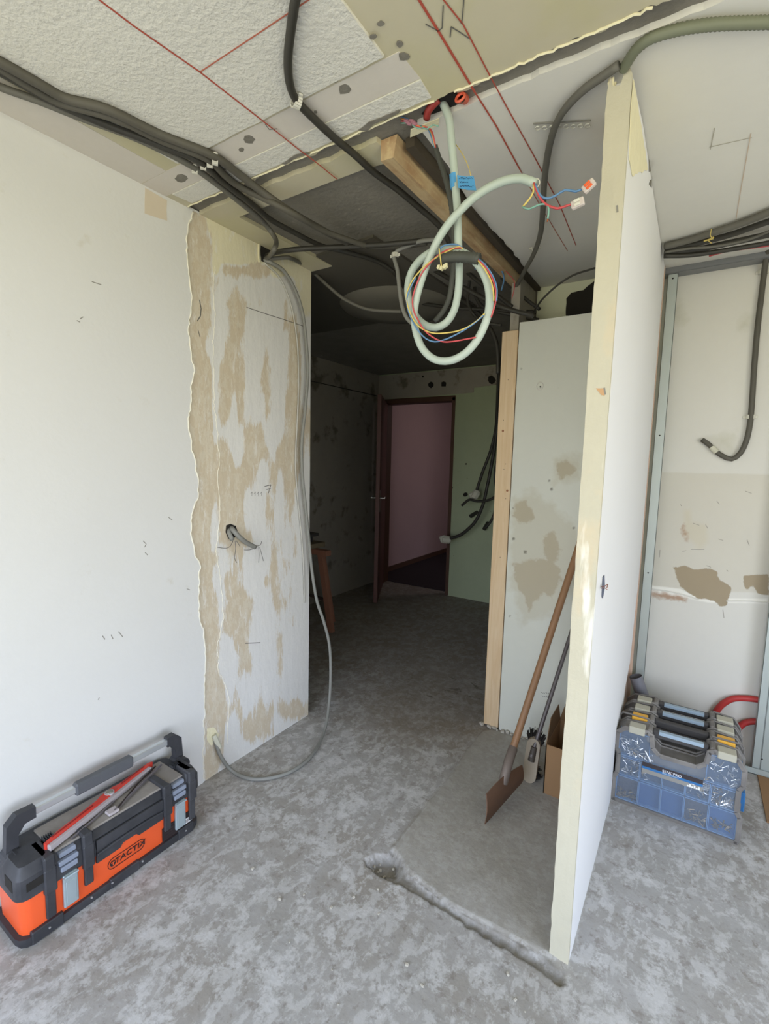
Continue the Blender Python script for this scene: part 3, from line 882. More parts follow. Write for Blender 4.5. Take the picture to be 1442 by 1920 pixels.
for pts in ([(1275, 945), (1279, 950)], [(1343, 938), (1350, 947)], [(1297, 980), (1314, 986)], [(1322, 982), (1328, 992)], [(1345, 1010), (1358, 1014)], [(1400, 1010), (1406, 1025)], [(1278, 1034), (1288, 1032)], [(1323, 1060), (1335, 1064)],
            [(1395, 920), (1412, 926)], [(1355, 1140), (1358, 1162)], [(1362, 1068), (1366, 1072)], [(1290, 1030), (1326, 1030)], [(1238, 1028), (1236, 1048)]):
    mid = ((pts[0][0] + pts[-1][0]) / 2, (pts[0][1] + pts[-1][1]) / 2)
    line_on(mk, [(mid[0] + (a - mid[0]) * .7, mid[1] + (b - mid[1]) * .7) for a, b in pts], 'Y', YR - .0004, .0026, -1)
mk.build('scuff_marks', M['faint2'], wr)
MB().box((.375, 2.79, 0), (.39, YR, H)).build('return_strip', M['filler'], wr)
M['galv'] = mat('galvanised_profile', (176, 184, 180), .45, metal=.25, var=[(8, .05, I3)])
def cstud(name, x, w, label, y=2.775):
    m_ = MB()
    m_.box((x, y, .004), (x + w, y + .0016, 2.370))
    m_.box((x, y, .004), (x + .0016, y + .03, 2.370))
    m_.box((x + w - .0016, y, .004), (x + w, y + .03, 2.370))
    o = tag(m_.build(name, M['galv']), label, 'metal stud')
    for z in (2.35, 1.6, .9, .08):
        MB().cyl((x + w * .5, y, z), (x + w * .5, y - .002, z), .004, .003, 8).build('screw_head', M['hole'], o)
    return o
xs0 = P(1246, 600, 'Y', 2.775).x
cstud('metal_stud', xs0, .042, 'grey galvanised stud running up beside the far edge of the white partition')
xs1 = P(1409, 1440, 'Y', 2.775).x
o = cstud('metal_stud', xs1, .07, 'wider grey galvanised stud at the right edge, beside the red hose')
MB().box((xs1 + .03, 2.7735, 0), (xs1 + .034, 2.7752, 2.36)).build('stud_groove', mat('profile_shadow_gap', (120, 126, 124), .5, metal=.3), o)
tr = MB()
tr.box((-.2, 2.765, 2.374), (1.0, 2.769, H))
tr.box((-.2, 2.765, 2.372), (1.0, 2.83, 2.375))
tag(tr.build('metal_track', mat('dull_grey_track', (128, 130, 132), .5, metal=.3)), 'horizontal grey metal track under the ceiling above the right-hand studs', 'metal track')
tb = MB().box((xs1 - .03, 2.765, .0), (1.0, 2.84, .003)).box((xs1 - .03, 2.765, 0), (1.0, 2.767, .03))
tag(tb.build('floor_track', M['galv']), 'short grey metal floor track at the foot of the wider right stud', 'metal track')

# ------------------------------------------------------------------ the rest of the room, behind the camera
def holed(name, ax, v, th, a0, a1, b0, b1, w, m):
    mb = MB()
    def bx(u0, u1, z0, z1):
        if ax == 'X':
            mb.box((v, u0, z0), (v + th, u1, z1))
        else:
            mb.box((u0, v - th, z0), (u1, v, z1))
    bx(a0, w[0], b0, b1)
    bx(w[1], a1, b0, b1)
    bx(w[0], w[1], b0, w[2])
    bx(w[0], w[1], w[3], b1)
    return struct(mb.build(name, m))
holed('wall_right', 'X', RX, .12, BY - .1, YR + .1, 0, H + .02, WIN_R, M['plain_white'])
holed('wall_back', 'Y', BY, .12, -1.85, RX, 0, H + .02, WIN_B, M['plain_white'])
M['frame_white'] = mat('white_window_frame', (230, 230, 228), .4)
for i, (ax, w) in enumerate((('X', WIN_R), ('Y', WIN_B))):
    mb = MB()
    for (u0, u1, z0, z1) in ((w[0], w[0] + .05, w[2], w[3]), (w[1] - .05, w[1], w[2], w[3]), (w[0], w[1], w[2], w[2] + .05), (w[0], w[1], w[3] - .05, w[3]), ((w[0] + w[1]) / 2 - .04, (w[0] + w[1]) / 2 + .04, w[2], w[3])):
        mb.box((RX + .04, u0, z0), (RX + .09, u1, z1)) if ax == 'X' else mb.box((u0, BY - .09, z0), (u1, BY - .04, z1))
    struct(mb.build('window_%d' % (i + 1), M['frame_white']))
struct(MB().box((-1.85, BY - .1, 0), (XL - .003, YJ - .1, H + .01)).build('wall_left_core', M['plain_white']))

# ================================================================== cables and conduits
M['black_cable'] = mat('black_cable', (52, 50, 44), .55, var=[(30, .15, I3)])
M['dusty_cable'] = mat('dusty_dark_cable', (82, 79, 70), .65, var=[(20, .15, I3)])
M['grey_cable'] = mat('grey_cable', (128, 128, 122), .6, var=[(14, .08, I3)])
M['pale_cable'] = mat('pale_thin_cable', (176, 174, 166), .6)
M['mid_cable'] = mat('mid_grey_cable', (98, 96, 88), .6, var=[(14, .08, I3)])
M['conduit'] = mat('pale_grey_green_conduit', (172, 184, 174), .45, var=[(10, .05, I3)])
M['corr'] = mat('dark_corrugated_sleeve', (66, 68, 62), .6)
M['corr_green'] = mat('grey_green_corrugated_conduit', (112, 116, 96), .6)
M['clip'] = mat('white_nylon_clip', (206, 204, 192), .6)
M['w_red'] = mat('red_insulation', (190, 74, 78), .4)
M['w_blue'] = mat('blue_insulation', (88, 128, 168), .4)
M['w_yel'] = mat('yellow_insulation', (206, 184, 100), .4)
M['w_green'] = mat('pale_green_insulation', (120, 164, 150), .4)
M['w_orange'] = mat('orange_insulation', (222, 140, 72), .4)
M['orange_plastic'] = mat('orange_lever', (222, 96, 48), .4)
M['clear'] = mat('cloudy_clear_plastic', (214, 204, 198), .25, alpha=.75)
M['paper'] = mat('crumpled_white_tape', (198, 196, 178), .8, bump=[(60, .6, .004, I3)])

def pts3(lst, ax=None, v=None):
    out = []
    for e in lst:
        if isinstance(e, Vector):
            out.append(e)
            continue
        if len(e) == 2:
            out.append(P(e[0], e[1], ax, v))
        elif len(e) == 3:
            out.append(P(e[0], e[1], ax, e[2]))
        else:
            out.append(P(*e))
    return out

def cable(name, lst, r, m, label, cat='cable', ax='Z', v=None, seg=8, group=None, rib=0., ribstep=.004, build=True):
    p = pts3(lst, ax, v)
    o = MB().tube(p, r, seg, .015, rib, ribstep).build(name, M[m] if isinstance(m, str) else m, smooth='all')
    tag(o, label, cat, group)
    return o, p

def clip(parent, px, py, z, w=.02, ax='Z', dirv=None):
    """white saddle clip around a cable"""
    c = P(px, py, ax, z)
    d = (dirv or Vector((.6, .8, 0))).normalized()
    up = Vector((0, 0, 1)) if ax == 'Z' else (Vector((1, 0, 0)) if ax == 'X' else Vector((0, 1, 0)))
    s_ = d.cross(up).normalized()
    Mx = Matrix(((s_.x, d.x, up.x, c.x), (s_.y, d.y, up.y, c.y), (s_.z, d.z, up.z, c.z), (0, 0, 0, 1)))
    mb = MB()
    pts = [Mx @ Vector((w * math.cos(a), 0, -w * math.sin(a))) for a in np.linspace(-.3, math.pi + .3, 12)]
    q = []
    for p in pts:
        q.append(p)
    for a, b in zip(q[:-1], q[1:]):
        n_ = (b - a).cross(d).normalized() * .0035
        mb.add([a - d * .009, b - d * .009, b + d * .009, a + d * .009, a - d * .009 + n_, b - d * .009 + n_, b + d * .009 + n_, a + d * .009 + n_],
               [(0, 1, 2, 3), (7, 6, 5, 4), (0, 4, 5, 1), (1, 5, 6, 2), (2, 6, 7, 3), (3, 7, 4, 0)])
    mb.box((w - .002, -.006, -.002), (w + .012, .006, .002), .001, Mx)
    mb.box((-w - .012, -.006, -.002), (-w + .002, .006, .002), .001, Mx)
    return mb.build('cable_clip', M['clip'], parent)

hz = H - .016
o, _ = cable('electrical_cable', [Vector((-1.50, BY + .01, hz)), Vector((-1.50, -.6, hz)), (-60, 88, hz), (0, 116, hz), (75, 158, hz), (125, 185, hz), (200, 205, hz - .004), (300, 252, hz), (396, 290, hz), (451, 329, hz), (484, 354, hz - .01), (517, 378, hz - .03), (545, 397, hz - .04),
                      (590, 423, hz - .04), (631, 445, hz - .03), (667, 459, hz - .02), (740, 462, hz - .02), (800, 455, hz - .02)], .0125, 'dusty_cable', 'thick dark cable running highest of the left ceiling bundle, through the topmost white clip')
clip(o, 403, 296, hz + .004, .017)
o, _ = cable('electrical_cable', [Vector((-1.53, BY + .01, hz)), Vector((-1.53, -.6, hz)), (-60, 98, hz), (0, 128, hz), (60, 165, hz), (110, 192, hz), (215, 222, hz - .004), (300, 262, hz), (388, 298, hz), (423, 330, hz), (448, 349, hz), (484, 367, hz - .012), (517, 383, hz - .045), (560, 406, hz - .06),
                      (610, 434, hz - .05), (690, 462, hz - .04)], .011, 'dusty_cable', 'dark cable running second highest in the left ceiling bundle')
clip(o, 393, 303, hz + .004, .014)
o, _ = cable('electrical_cable', [Vector((-1.56, BY + .01, hz)), Vector((-1.56, -.6, hz)), (-60, 104, hz), (0, 135, hz), (100, 190, hz), (150, 213, hz), (215, 240, hz), (300, 272, hz), (375, 303, hz), (412, 336, hz), (445, 362, hz), (479, 388, hz), (506, 411, hz), (548, 434, hz), (603, 461, hz),
                      (659, 475, hz), (709, 491, hz), (740, 512, hz - .02), (770, 560, hz - .05)], .0105, 'black_cable', 'black cable in the left ceiling bundle, continuing deepest into the dark corridor ceiling')
clip(o, 381, 308, hz + .004, .013)
o, _ = cable('electrical_cable', [Vector((-1.60, BY + .01, hz)), Vector((-1.60, -.6, hz)), (-60, 135, hz), (0, 163, hz), (75, 190, hz), (150, 220, hz), (250, 257, hz), (330, 295, hz), (362, 313, hz), (409, 347, hz), (451, 380, hz), (484, 407, hz), (506, 431, hz - .01), (518, 452, hz - .06),
                      (514, 468, hz - .12), (504, 482, 'X', XL + .03), (494, 488, 'X', XL - .01)], .010, 'mid_cable', 'grey cable lowest in the left bundle, curling down into the hole in the stripped wall')
clip(o, 365, 316, hz + .004, .013)
o, _ = cable('electrical_cable', [(496, 482, 'X', XL - .01), (506, 477, 'X', XL + .03), (534, 470, hz - .05), (576, 466, hz - .04), (617, 464, hz - .03), (680, 461, hz - .04), (740, 457, hz - .05), (800, 451, hz - .05), (830, 450, hz - .05)], .011, 'black_cable',
              'black cable leaving the wall hole and running flat across the corridor ceiling')
o, _ = cable('electrical_cable', [(498, 488, 'X', XL - .01), (508, 485, 'X', XL + .03), (542, 483, 'X', XL + .09), (580, 504, 'Y', 1.98), (614, 535, 'Y', 2.02), (648, 562, 'Y', 2.06), (692, 580, 'Y', 2.1), (752, 584, 'Y', 2.14)], .009, 'mid_cable',
              'grey cable drooping in a shallow arc from the wall hole into the corridor')
o, _ = cable('electrical_cable', [(820, 449, 'Y', 1.75), (790, 452, 'Y', 1.78), (765, 461, 'Y', 1.8), (745, 470, 'Y', 1.8), (739, 482, 'Y', 1.8), (745, 505, 'Y', 1.8), (749, 540, 'Y', 1.8), (754, 574, 'Y', 1.8), (764, 598, 'Y', 1.8), (780, 612, 'Y', 1.8)], .0085, 'grey_cable',
              'grey cable bent sharply down beside the loop, held by a small white clip')
clip(o, 741, 479, 1.8, .012, 'Y', Vector((0, 0, 1)))
# long grey cable hanging down the jamb, across the floor and back into the wall
o, _ = cable('electrical_cable', [(492, 487, 'X', XL - .01), (505, 491, 'X', XL + .02), (532, 508, 'X', XL + .03), (553, 543, 'X', XL + .03), (567, 585, 'X', XL + .03), (574, 640, 'X', XL + .03), (577, 700, 'X', XL + .03), (572, 770, 'X', XL + .03),
                      (566, 830, 'X', XL + .03), (567, 890, 'X', XL + .03), (573, 950, 'X', XL + .03), (579, 1010, 'X', XL + .035), (585, 1070, 'X', XL + .04), (594, 1125, 'X', XL + .06), (607, 1165, 'X', XL + .08), (617, 1205, 'X', XL + .10),
                      (620, 1250, 'X', XL + .12), (618, 1310, 'X', XL + .14), (609, 1368, 'Z', .03), (585, 1415, 'Z', .012), (550, 1444, 'Z', .010), (510, 1458, 'Z', .010), (470, 1460, 'Z', .010), (436, 1446, 'Z', .02), (415, 1420, 'X', XL + .045),
                      (404, 1392, 'X', XL + .01), (400, 1380, 'X', XL - .01)], .0085, 'grey_cable', 'long grey cable hanging down the stripped wall and looping across the floor')
tp = MB()
a, b = P(412, 1402, 'X', XL + .025), P(401, 1378, 'X', XL + .006)
tp.cyl(a, b, .0115, .012, 10)
tp.build('white_tape', M['paper'], o)
cable('electrical_cable', [(494, 489, 'X', XL - .01), (499, 496, 'X', XL + .007), (521, 516, 'X', XL + .007), (538, 548, 'X', XL + .007), (550, 590, 'X', XL + .007), (558, 650, 'X', XL + .007), (560, 720, 'X', XL + .007), (557, 800, 'X', XL + .007),
                    (554, 870, 'X', XL + .007), (559, 940, 'X', XL + .007), (565, 1000, 'X', XL + .007), (569, 1060, 'X', XL + .007), (571, 1130, 'X', XL + .007)], .0042, M['pale_cable'],
      'thin pale grey cable hanging close to the stripped wall just behind the long looping one')
# large conduit on the ceiling
o, _ = cable('ceiling_conduit', [Vector((-.62, BY + .01, hz)), Vector((-.66, 0, hz)), (556, -20, hz), (552, 10, hz), (545, 60, hz), (540, 110, hz), (543, 155, hz), (556, 188, hz), (590, 224, hz), (625, 257, hz), (665, 290, hz), (700, 322, hz), (745, 355, hz), (790, 393, hz - .01), (825, 425, hz - .03), (845, 460, hz - .06)],
             .0105, 'black_cable', 'black conduit curving down the stippled ceiling and across the channel into the corridor', 'conduit')
clip(o, 556, 188, hz + .004, .016, 'Z', Vector((.4, 1, 0)))
o, _ = cable('ceiling_conduit', [Vector((RX - .01, 1.75, hz)), Vector((1.2, 1.62, hz)), (1500, 38, hz), (1442, 42, hz), (1350, 45, hz), (1290, 52, hz), (1240, 64, hz), (1212, 76, hz), (1190, 96, hz), (1176, 118, hz), (1168, 130, hz)], .0125, 'corr_green',
             'grey-green corrugated conduit sweeping from the top right corner to the partition top', 'conduit', rib=.12, ribstep=.0045)
o, _ = cable('ceiling_conduit', [(1160, 122, hz), (1135, 140, hz), (1100, 164, hz), (1070, 192, hz), (1048, 222, hz), (1033, 262, hz), (1024, 310, hz), (1020, 350, hz - .01), (1018, 395, hz - .02), (1013, 440, hz - .02), (1000, 478, hz - .03), (985, 505, hz - .03), (972, 530, hz - .04), (960, 545, hz - .05)],
             .010, 'mid_cable', 'dark grey conduit arching from behind the partition top down towards the beam end', 'conduit')
clip(o, 1003, 466, hz, .012, 'Z', Vector((-.3, 1, 0)))
cable('electrical_cable', [(1125, 500, 'Y', 2.3), (1105, 506, 'Y', 2.32), (1075, 516, 'Y', 2.34), (1045, 535, 'Y', 2.36), (1018, 560, 'Y', 2.38), (1000, 585, 'Y', 2.5)], .0045, 'black_cable', 'thin black cable arching above the plasterboard from behind the partition')
# bundle over the right-hand track
ys_ = 2.74
for i, (pts, r, m, lab) in enumerate((
        ([(1246, 462), (1290, 451), (1350, 432), (1400, 415), (1460, 392), Vector((RX - .01, 2.30, H - .03))], .014, 'mid_cable', 'grey-green cable along the top of the bundle at the right ceiling corner'),
        ([(1246, 468), (1300, 458), (1370, 440), (1460, 410), Vector((RX - .01, 2.36, H - .03))], .012, 'black_cable', 'black cable second from top in the right ceiling corner bundle'),
        ([(1246, 474), (1300, 469), (1370, 455), (1460, 436), Vector((RX - .01, 2.45, H - .035))], .013, 'black_cable', 'thick black cable in the middle of the right ceiling corner bundle'),
        ([(1246, 473), (1290, 466), (1340, 462), (1400, 450), (1460, 428), Vector((RX - .01, 2.40, H - .045))], .006, 'mid_cable', 'thin pale grey cable crossing the right ceiling corner bundle'),
        ([(1246, 480), (1300, 478), (1380, 466), (1460, 452), Vector((RX - .01, 2.52, H - .05))], .010, 'black_cable', 'black cable lowest in the right ceiling corner bundle, just above the grey track'),
        ([(1330, 480), (1360, 472), (1400, 466), (1460, 458), Vector((RX - .01, 2.56, H - .05))], .004, 'w_red', 'thin dull red wire lying along the right ceiling corner bundle'))):
    cable('electrical_cable', pts, r, m, lab, ax='Z', v=H - .004 - r - (0, .004, .012, .026, .034, .040)[i])
mb = MB()
mb.tube(pts3([(1334, 430), (1332, 442), (1337, 448), (1328, 450), (1334, 456)], 'Z', H - .045), .002, 6)
mb.tube(pts3([(1320, 452), (1330, 449), (1338, 445)], 'Z', H - .044), .003, 6)
tag(mb.build('yellow_tie', M['w_yel'], smooth=True), 'small twisted yellow-green tie on the right ceiling corner cables', 'cable tie')
o, _ = cable('electrical_cable', [(1452, 440, 'Y', 2.72), (1438, 480, 'Y', 2.78), (1432, 520, 'Y', YR - .013), (1427, 560), (1420, 620), (1415, 680), (1411, 740), (1407, 790), (1400, 825), (1388, 850), (1372, 861), (1355, 855), (1342, 846), (1330, 834), (1316, 824)],
             .0115, 'dusty_cable', 'black cable hanging down the right-hand back wall and hooking up at its cut end', ax='Y', v=YR - .014)
clip(o, 1431, 510, YR - .004, .016, 'Y', Vector((0, 0, 1)))
clip(o, 1407, 782, YR - .004, .016, 'Y', Vector((0, 0, 1)))
a, b = P(1344, 848, 'Y', YR - .015), P(1334, 838, 'Y', YR - .015)
MB().cyl(a, b, .0125, .0125, 10).build('grey_tape', M['paper'], o)
# hanging grey conduit with the big loop
Yc = 1.29
k = lambda x, y, dy=0.0: (720 + x / 4.506, 400 + y / 4.506, 'Y', Yc + dy)
loop = [(824, 176, 'Y', 1.262), (832, 196, 'Y', 1.265), (842, 222, 'Y', 1.27), (846, 260, 'Y', 1.275), (850, 300, 'Y', 1.28), (854, 350, 'Y', 1.285), (858, 400, 'Y', Yc), k(628, 250), k(635, 400, .01), k(635, 550, .015), k(625, 680, .02), k(592, 820, .02), k(530, 920, .02), k(440, 965, .02),
        k(350, 945, .02), k(270, 870, .02), k(220, 760, .02), k(200, 640, .02), k(230, 500, .02), k(310, 390, .015), k(420, 320, .01), k(560, 300, -.015), k(700, 350, -.02), k(800, 440, -.02), k(868, 570, -.02), k(893, 720, -.02), k(872, 880, -.02),
        k(800, 1050, -.02), k(690, 1180, -.02), k(560, 1245, -.02), k(430, 1235, -.02), k(330, 1150, -.02), k(275, 1020, -.02), k(255, 880, -.02), k(265, 760, -.02), k(300, 620, -.02), k(345, 480, -.025), k(400, 340, -.03), k(470, 200, -.035), k(560, 70, -.04),
        (864, 394, 'Y', Yc - .04), (888, 371, 'Y', Yc - .04), (920, 350, 'Y', Yc - .04), (950, 338, 'Y', Yc - .04), (980, 335, 'Y', Yc - .04), (1004, 345, 'Y', Yc - .04)]
co, cp = cable('looped_conduit', loop, .0108, 'conduit', 'pale grey-green flexible conduit hanging from the ceiling channel in a big double loop', 'conduit', seg=12)
# its coloured wires
def wire(pts, m, name, r=.0022, parent=co):
    p = pts3(pts)
    return MB().tube(p, r, 6, .01).build(name, M[m], parent, smooth='all')
f_ = -.036
wire([k(470, 300, f_), k(500, 275, f_), (840, 459, 'Y', Yc + f_), k(600, 262, f_), k(660, 285, f_)], 'w_blue', 'blue_wire')
wire([k(665, 300, f_), k(640, 280, f_), k(560, 310, f_), k(440, 375, f_), k(330, 460, f_), k(245, 560, f_), k(200, 650, f_), k(190, 720, f_), k(205, 800, f_), k(250, 900, f_), k(290, 950, f_), k(350, 990, f_), k(440, 1015, f_), k(600, 1000, f_), k(700, 965, f_), k(790, 905, f_), k(850, 845, f_)], 'w_yel', 'yellow_wire')
wire([k(660, 290, f_), k(560, 300, f_), k(470, 345, f_), k(400, 410, f_), k(330, 490, f_), k(275, 600, f_), k(242, 720, f_), k(250, 820, f_), k(290, 905, f_), k(340, 985, f_), k(410, 1045, f_), k(500, 1085, f_), k(600, 1080, f_), k(690, 1064, f_), k(775, 1048, f_)], 'w_red', 'red_wire')
wire([k(270, 540, f_), k(220, 640, f_), k(192, 720, f_), k(205, 820, f_), k(250, 930, f_), k(300, 1005, f_), k(360, 1062, f_), k(430, 1085, f_), k(520, 1065, f_), k(640, 1008, f_), k(760, 930, f_), k(840, 860, f_)], 'w_blue', 'blue_wire')
wire([k(790, 385, f_), k(860, 455, f_), k(915, 550, f_), k(945, 660, f_), k(940, 760, f_), k(905, 880, f_)], 'w_red', 'red_wire')
wire([k(795, 380, f_), k(870, 452, f_), k(930, 550, f_), k(956, 650, f_), k(950, 740, f_)], 'w_blue', 'blue_wire', .002)
wire([k(785, 390, f_), k(840, 455, f_), k(900, 560, f_), k(925, 660, f_), k(928, 740, f_)], 'w_yel', 'yellow_wire')
sl = MB().tube(pts3([k(480, 395, f_), k(560, 372, f_), k(680, 368, f_), k(800, 385, f_)]), .0155, 12, .01, .14, .005).build('corrugated_sleeve', M['corr'], co, smooth='all')
e_ = -.04 - .012
wire([(1004, 345, 'Y', Yc + e_), (1008, 358, 'Y', Yc + e_), (1016, 369, 'Y', Yc + e_), (1028, 372, 'Y', Yc + e_), (1043, 366, 'Y', Yc + e_), (1060, 356, 'Y', Yc + e_), (1080, 359, 'Y', Yc + e_), (1092, 354, 'Y', Yc + e_)], 'w_blue', 'blue_wire', .0028)
wire([(1001, 343, 'Y', Yc + e_), (1010, 366, 'Y', Yc + e_), (1022, 382, 'Y', Yc + e_), (1045, 391, 'Y', Yc + e_), (1062, 386, 'Y', Yc + e_), (1074, 382, 'Y', Yc + e_)], 'w_red', 'red_wire', .0028)
wire([(1000, 345, 'Y', Yc + e_), (1000, 360, 'Y', Yc + e_), (992, 374, 'Y', Yc + e_), (980, 388, 'Y', Yc + e_)], 'w_yel', 'yellow_wire', .0024)
wire([(980, 388, 'Y', Yc + e_), (992, 392, 'Y', Yc + e_), (1010, 384, 'Y', Yc + e_), (1024, 383, 'Y', Yc + e_), (1029, 392, 'Y', Yc + e_), (1027, 410, 'Y', Yc + e_)], 'w_green', 'green_wire', .0024)
a, b = P(1027, 409, 'Y', Yc + e_), P(1026, 416, 'Y', Yc + e_)
MB().cyl(a, b, .0012, seg=6).build('bare_tip', M['copper'], co)
MB().tube([cp[-1] + Vector((.0108 * math.cos(a), -.002, .0108 * math.sin(a))) for a in np.linspace(0, 2 * math.pi, 13)], .0014, 5).build('conduit_lip', M['clip'], co, smooth='all')

def connector(px, py, ang, col=True):
    c = P(px, py, 'Y', Yc + e_)
    Mx = Matrix.Translation(c) @ Matrix.Rotation(-ang, 4, 'Y')
    o = MB().box((-.013, -.006, -.009), (.016, .006, .009), .002, Mx).build('wire_connector', M['clear'], co)
    lv = MB().box((-.006, -.009, -.0075), (.008, -.005, -.001), .001, Mx).box((-.006, -.009, .001), (.008, -.005, .0075), .001, Mx)
    lv.build('connector_lever', M['orange_plastic'] if col else M['clip'], o)
connector(1103, 350, math.radians(35))
connector(1082, 382, math.radians(12), False)
# blue tape flag with handwriting
M['blue_tape'] = mat('blue_masking_tape', (74, 146, 196), .6, var=[(30, .05, I3)])
fy = 1.268
tp_ = MB()
tp_.tube([P(851, 327, 'Y', 1.283), P(853, 353, 'Y', 1.286)], .0125, 12, smooth=False)
q = [P(a, b, 'Y', fy) for a, b in ((857, 328), (874, 331), (888, 330), (893, 357), (876, 356), (859, 352))]
tp_.prism(q, (0, .001, 0))
fl_ = tp_.build('tape_flag', M['blue_tape'], co)
wrt = MB()
for ry, x0, x1 in ((334, 861, 886), (341, 862, 878), (349, 863, 887)):
    x = x0
    while x < x1:
        w_ = random.uniform(1.5, 3)
        line_on(wrt, [(x, ry + random.uniform(-1.5, 1)), (x + w_ * .4, ry + random.uniform(-2, 2)), (x + w_, ry + random.uniform(-1, 2))], 'Y', fy - .0005, .0011, -1)
        x += w_ + .9
wrt.build('handwriting', mat('dark_blue_ink', (28, 46, 84), .6), fl_)
# small terminal strip dangling on a yellow wire
wire([k(465, 292, -.05), k(470, 330, -.055), k(478, 390, -.057), k(486, 455, -.055)], 'w_yel', 'yellow_wire', .0018)
tb_ = MB()
for (x, y) in ((462, 462), (486, 470), (510, 458), (524, 448)):
    c_ = P(720 + x / 4.506, 400 + y / 4.506, 'Y', Yc - .055)
    tb_.cyl(c_ + Vector((0, -.005, 0)), c_ + Vector((0, .005, 0)), .0042, .0042, 8)
    tb_.box((c_.x - .004, c_.y - .003, c_.z - .002), (c_.x + .004, c_.y + .003, c_.z + .008), .001)
tb_.build('terminal_strip', mat('yellowed_terminal', (206, 200, 160), .5), co)
# black conduit beside it, with coloured pairs leaving its top
bo, bp = cable('black_sleeve', [(816, 275, 'Y', 1.31), (824, 300, 'Y', 1.315), (834, 330, 'Y', 1.32), (843, 365, 'Y', 1.325), (848, 400, 'Y', 1.33), (850, 440, 'Y', 1.34), (850, 480, 'Y', 1.35), (848, 520, 'Y', 1.36), (842, 560, 'Y', 1.37), (830, 585, 'Y', 1.38), (815, 602, 'Y', 1.38)], .0085, 'corr',
               'black corrugated sleeve hanging beside the pale conduit, coloured pairs leaving its top', 'conduit', rib=.10, ribstep=.005)
for i, (m, dx) in enumerate((('w_blue', -3), ('w_orange', 0), ('w_red', 2), ('w_green', -1))):
    wire([(816 + dx * .5, 277, 'Y', 1.305), (811 + dx, 255, 'Y', 1.29), (806 + dx, 243, 'Y', 1.27), (797 + dx, 236 + i, 'Y', 1.255), (788 + dx * 2, 236 + i * 1.6, 'Y', 1.25), (775, 230 + i * 2, 'Y', 1.25), (762 + i * 3, 222 + i * 3, 'Y', 1.25), (752, 219 + i * 4, 'Y', 1.252)], m, ('blue_wire', 'orange_wire', 'red_wire', 'green_wire')[i], .0018, bo)
wire([(788, 236, 'Y', 1.25), (800, 242, 'Y', 1.245), (812, 234, 'Y', 1.245), (822, 237, 'Y', 1.25)], 'w_green', 'green_wire', .0018, bo)
jt = MB()
for i in range(6):
    c_ = P(762 + i * 3.2, 226 + (i % 3) * 3, 'Y', 1.248)
    jt.cyl(c_ + Vector((-.006, 0, .002)), c_ + Vector((.006, 0, -.003)), .004, .004, 7)
jt.build('wrapped_joint', mat('pink_wrapped_joint', (160, 110, 124), .6, var=[(120, .4, I3)]), bo)
cable('electrical_cable', [(848, 262, 'Y', 1.30), (860, 278, 'Y', 1.30), (870, 294, 'Y', 1.30), (878, 312, 'Y', 1.29), (883, 330, 'Y', 1.28)], .0012, 'w_yel', 'thin yellow wire arcing down to the blue tape flag')
q = [P(a, b, 'Z', H - .002) for a, b in ((770, 244), (800, 232), (824, 222), (822, 236), (800, 245), (769, 258))]
MB().prism(q, (0, 0, .003)).build('cream_chip', M['cream_edge'], ceiling)
# opening of the channel with red conduit stubs
hb_ = [P(a, b, 'Z', H + .014) for a, b in ((790, 214), (812, 190), (850, 172), (872, 172), (868, 190), (840, 206), (810, 222))]
MB().prism(hb_, (0, 0, .001)).build('channel_hole', M['hole'], ceiling)
M['red_conduit'] = mat('salmon_conduit', (206, 92, 66), .5)
rc = MB()
a = P(863, 183, 'Z', H - .012)
rc.tube([a + Vector((.012 * math.cos(t_), .012 * math.sin(t_) * .4, .012 * math.sin(t_))) for t_ in np.linspace(0, 2 * math.pi, 17)], .0035, 6)
rc.cyl(a + Vector((0, .004, .003)), a + Vector((-.01, .05, .03)), .0125, .0125, 14, cap=False)
tag(rc.build('conduit_stub', M['red_conduit'], smooth=True), 'open end of a salmon red conduit stub in the ceiling channel', 'conduit')
mb = MB()
mb.tube([P(800, 222, 'Z', H - .004), P(803, 208, 'Z', H + .002), P(812, 196, 'Z', H + .006), P(822, 186, 'Z', H + .012)], .010, 10, .01)
tag(mb.build('conduit_stub', mat('dark_red_conduit', (142, 48, 42), .5), smooth='all'), 'dark red conduit stub bending up into the hole beside the pale conduit', 'conduit')
# dark clutter of cables at the corridor ceiling
random.seed(5)
paths = [([(600, 452), (700, 468), (800, 500), (880, 545), (940, 575), (1000, 592)], 2.0, .011), ([(640, 470), (740, 470), (830, 480), (900, 530), (960, 575)], 2.1, .010),
         ([(742, 520), (770, 560), (830, 575), (900, 580), (1005, 585)], 2.3, .010), ([(760, 500), (830, 540), (900, 590), (930, 640), (934, 700)], 2.35, .012),
         ([(870, 470), (880, 520), (878, 570), (900, 600), (940, 610)], 2.2, .008), ([(900, 500), (890, 540), (905, 575), (960, 590), (1010, 600)], 2.3, .010),
         ([(905, 480), (940, 520), (985, 560), (1012, 580)], 2.25, .009), ([(560, 440), (640, 448), (740, 466), (800, 470)], 1.9, .009)]
labs = ['sagging black cable crossing the corridor ceiling to the beam end', 'black cable just under the corridor ceiling behind the loop', 'black cable running level below the round ceiling panel towards the closet', 'thick black cable dropping behind the pine post top',
        'thin black cable dangling straight down behind the inner loop', 'black cable sagging behind the right side of the loop', 'black cable alongside the timber beam near its far end', 'thin dark cable with pale clips across the corridor ceiling front']
for (pts, y, r), lab in zip(paths, labs):
    cable('electrical_cable', pts, r, 'black_cable', lab, ax='Y', v=y + .3)
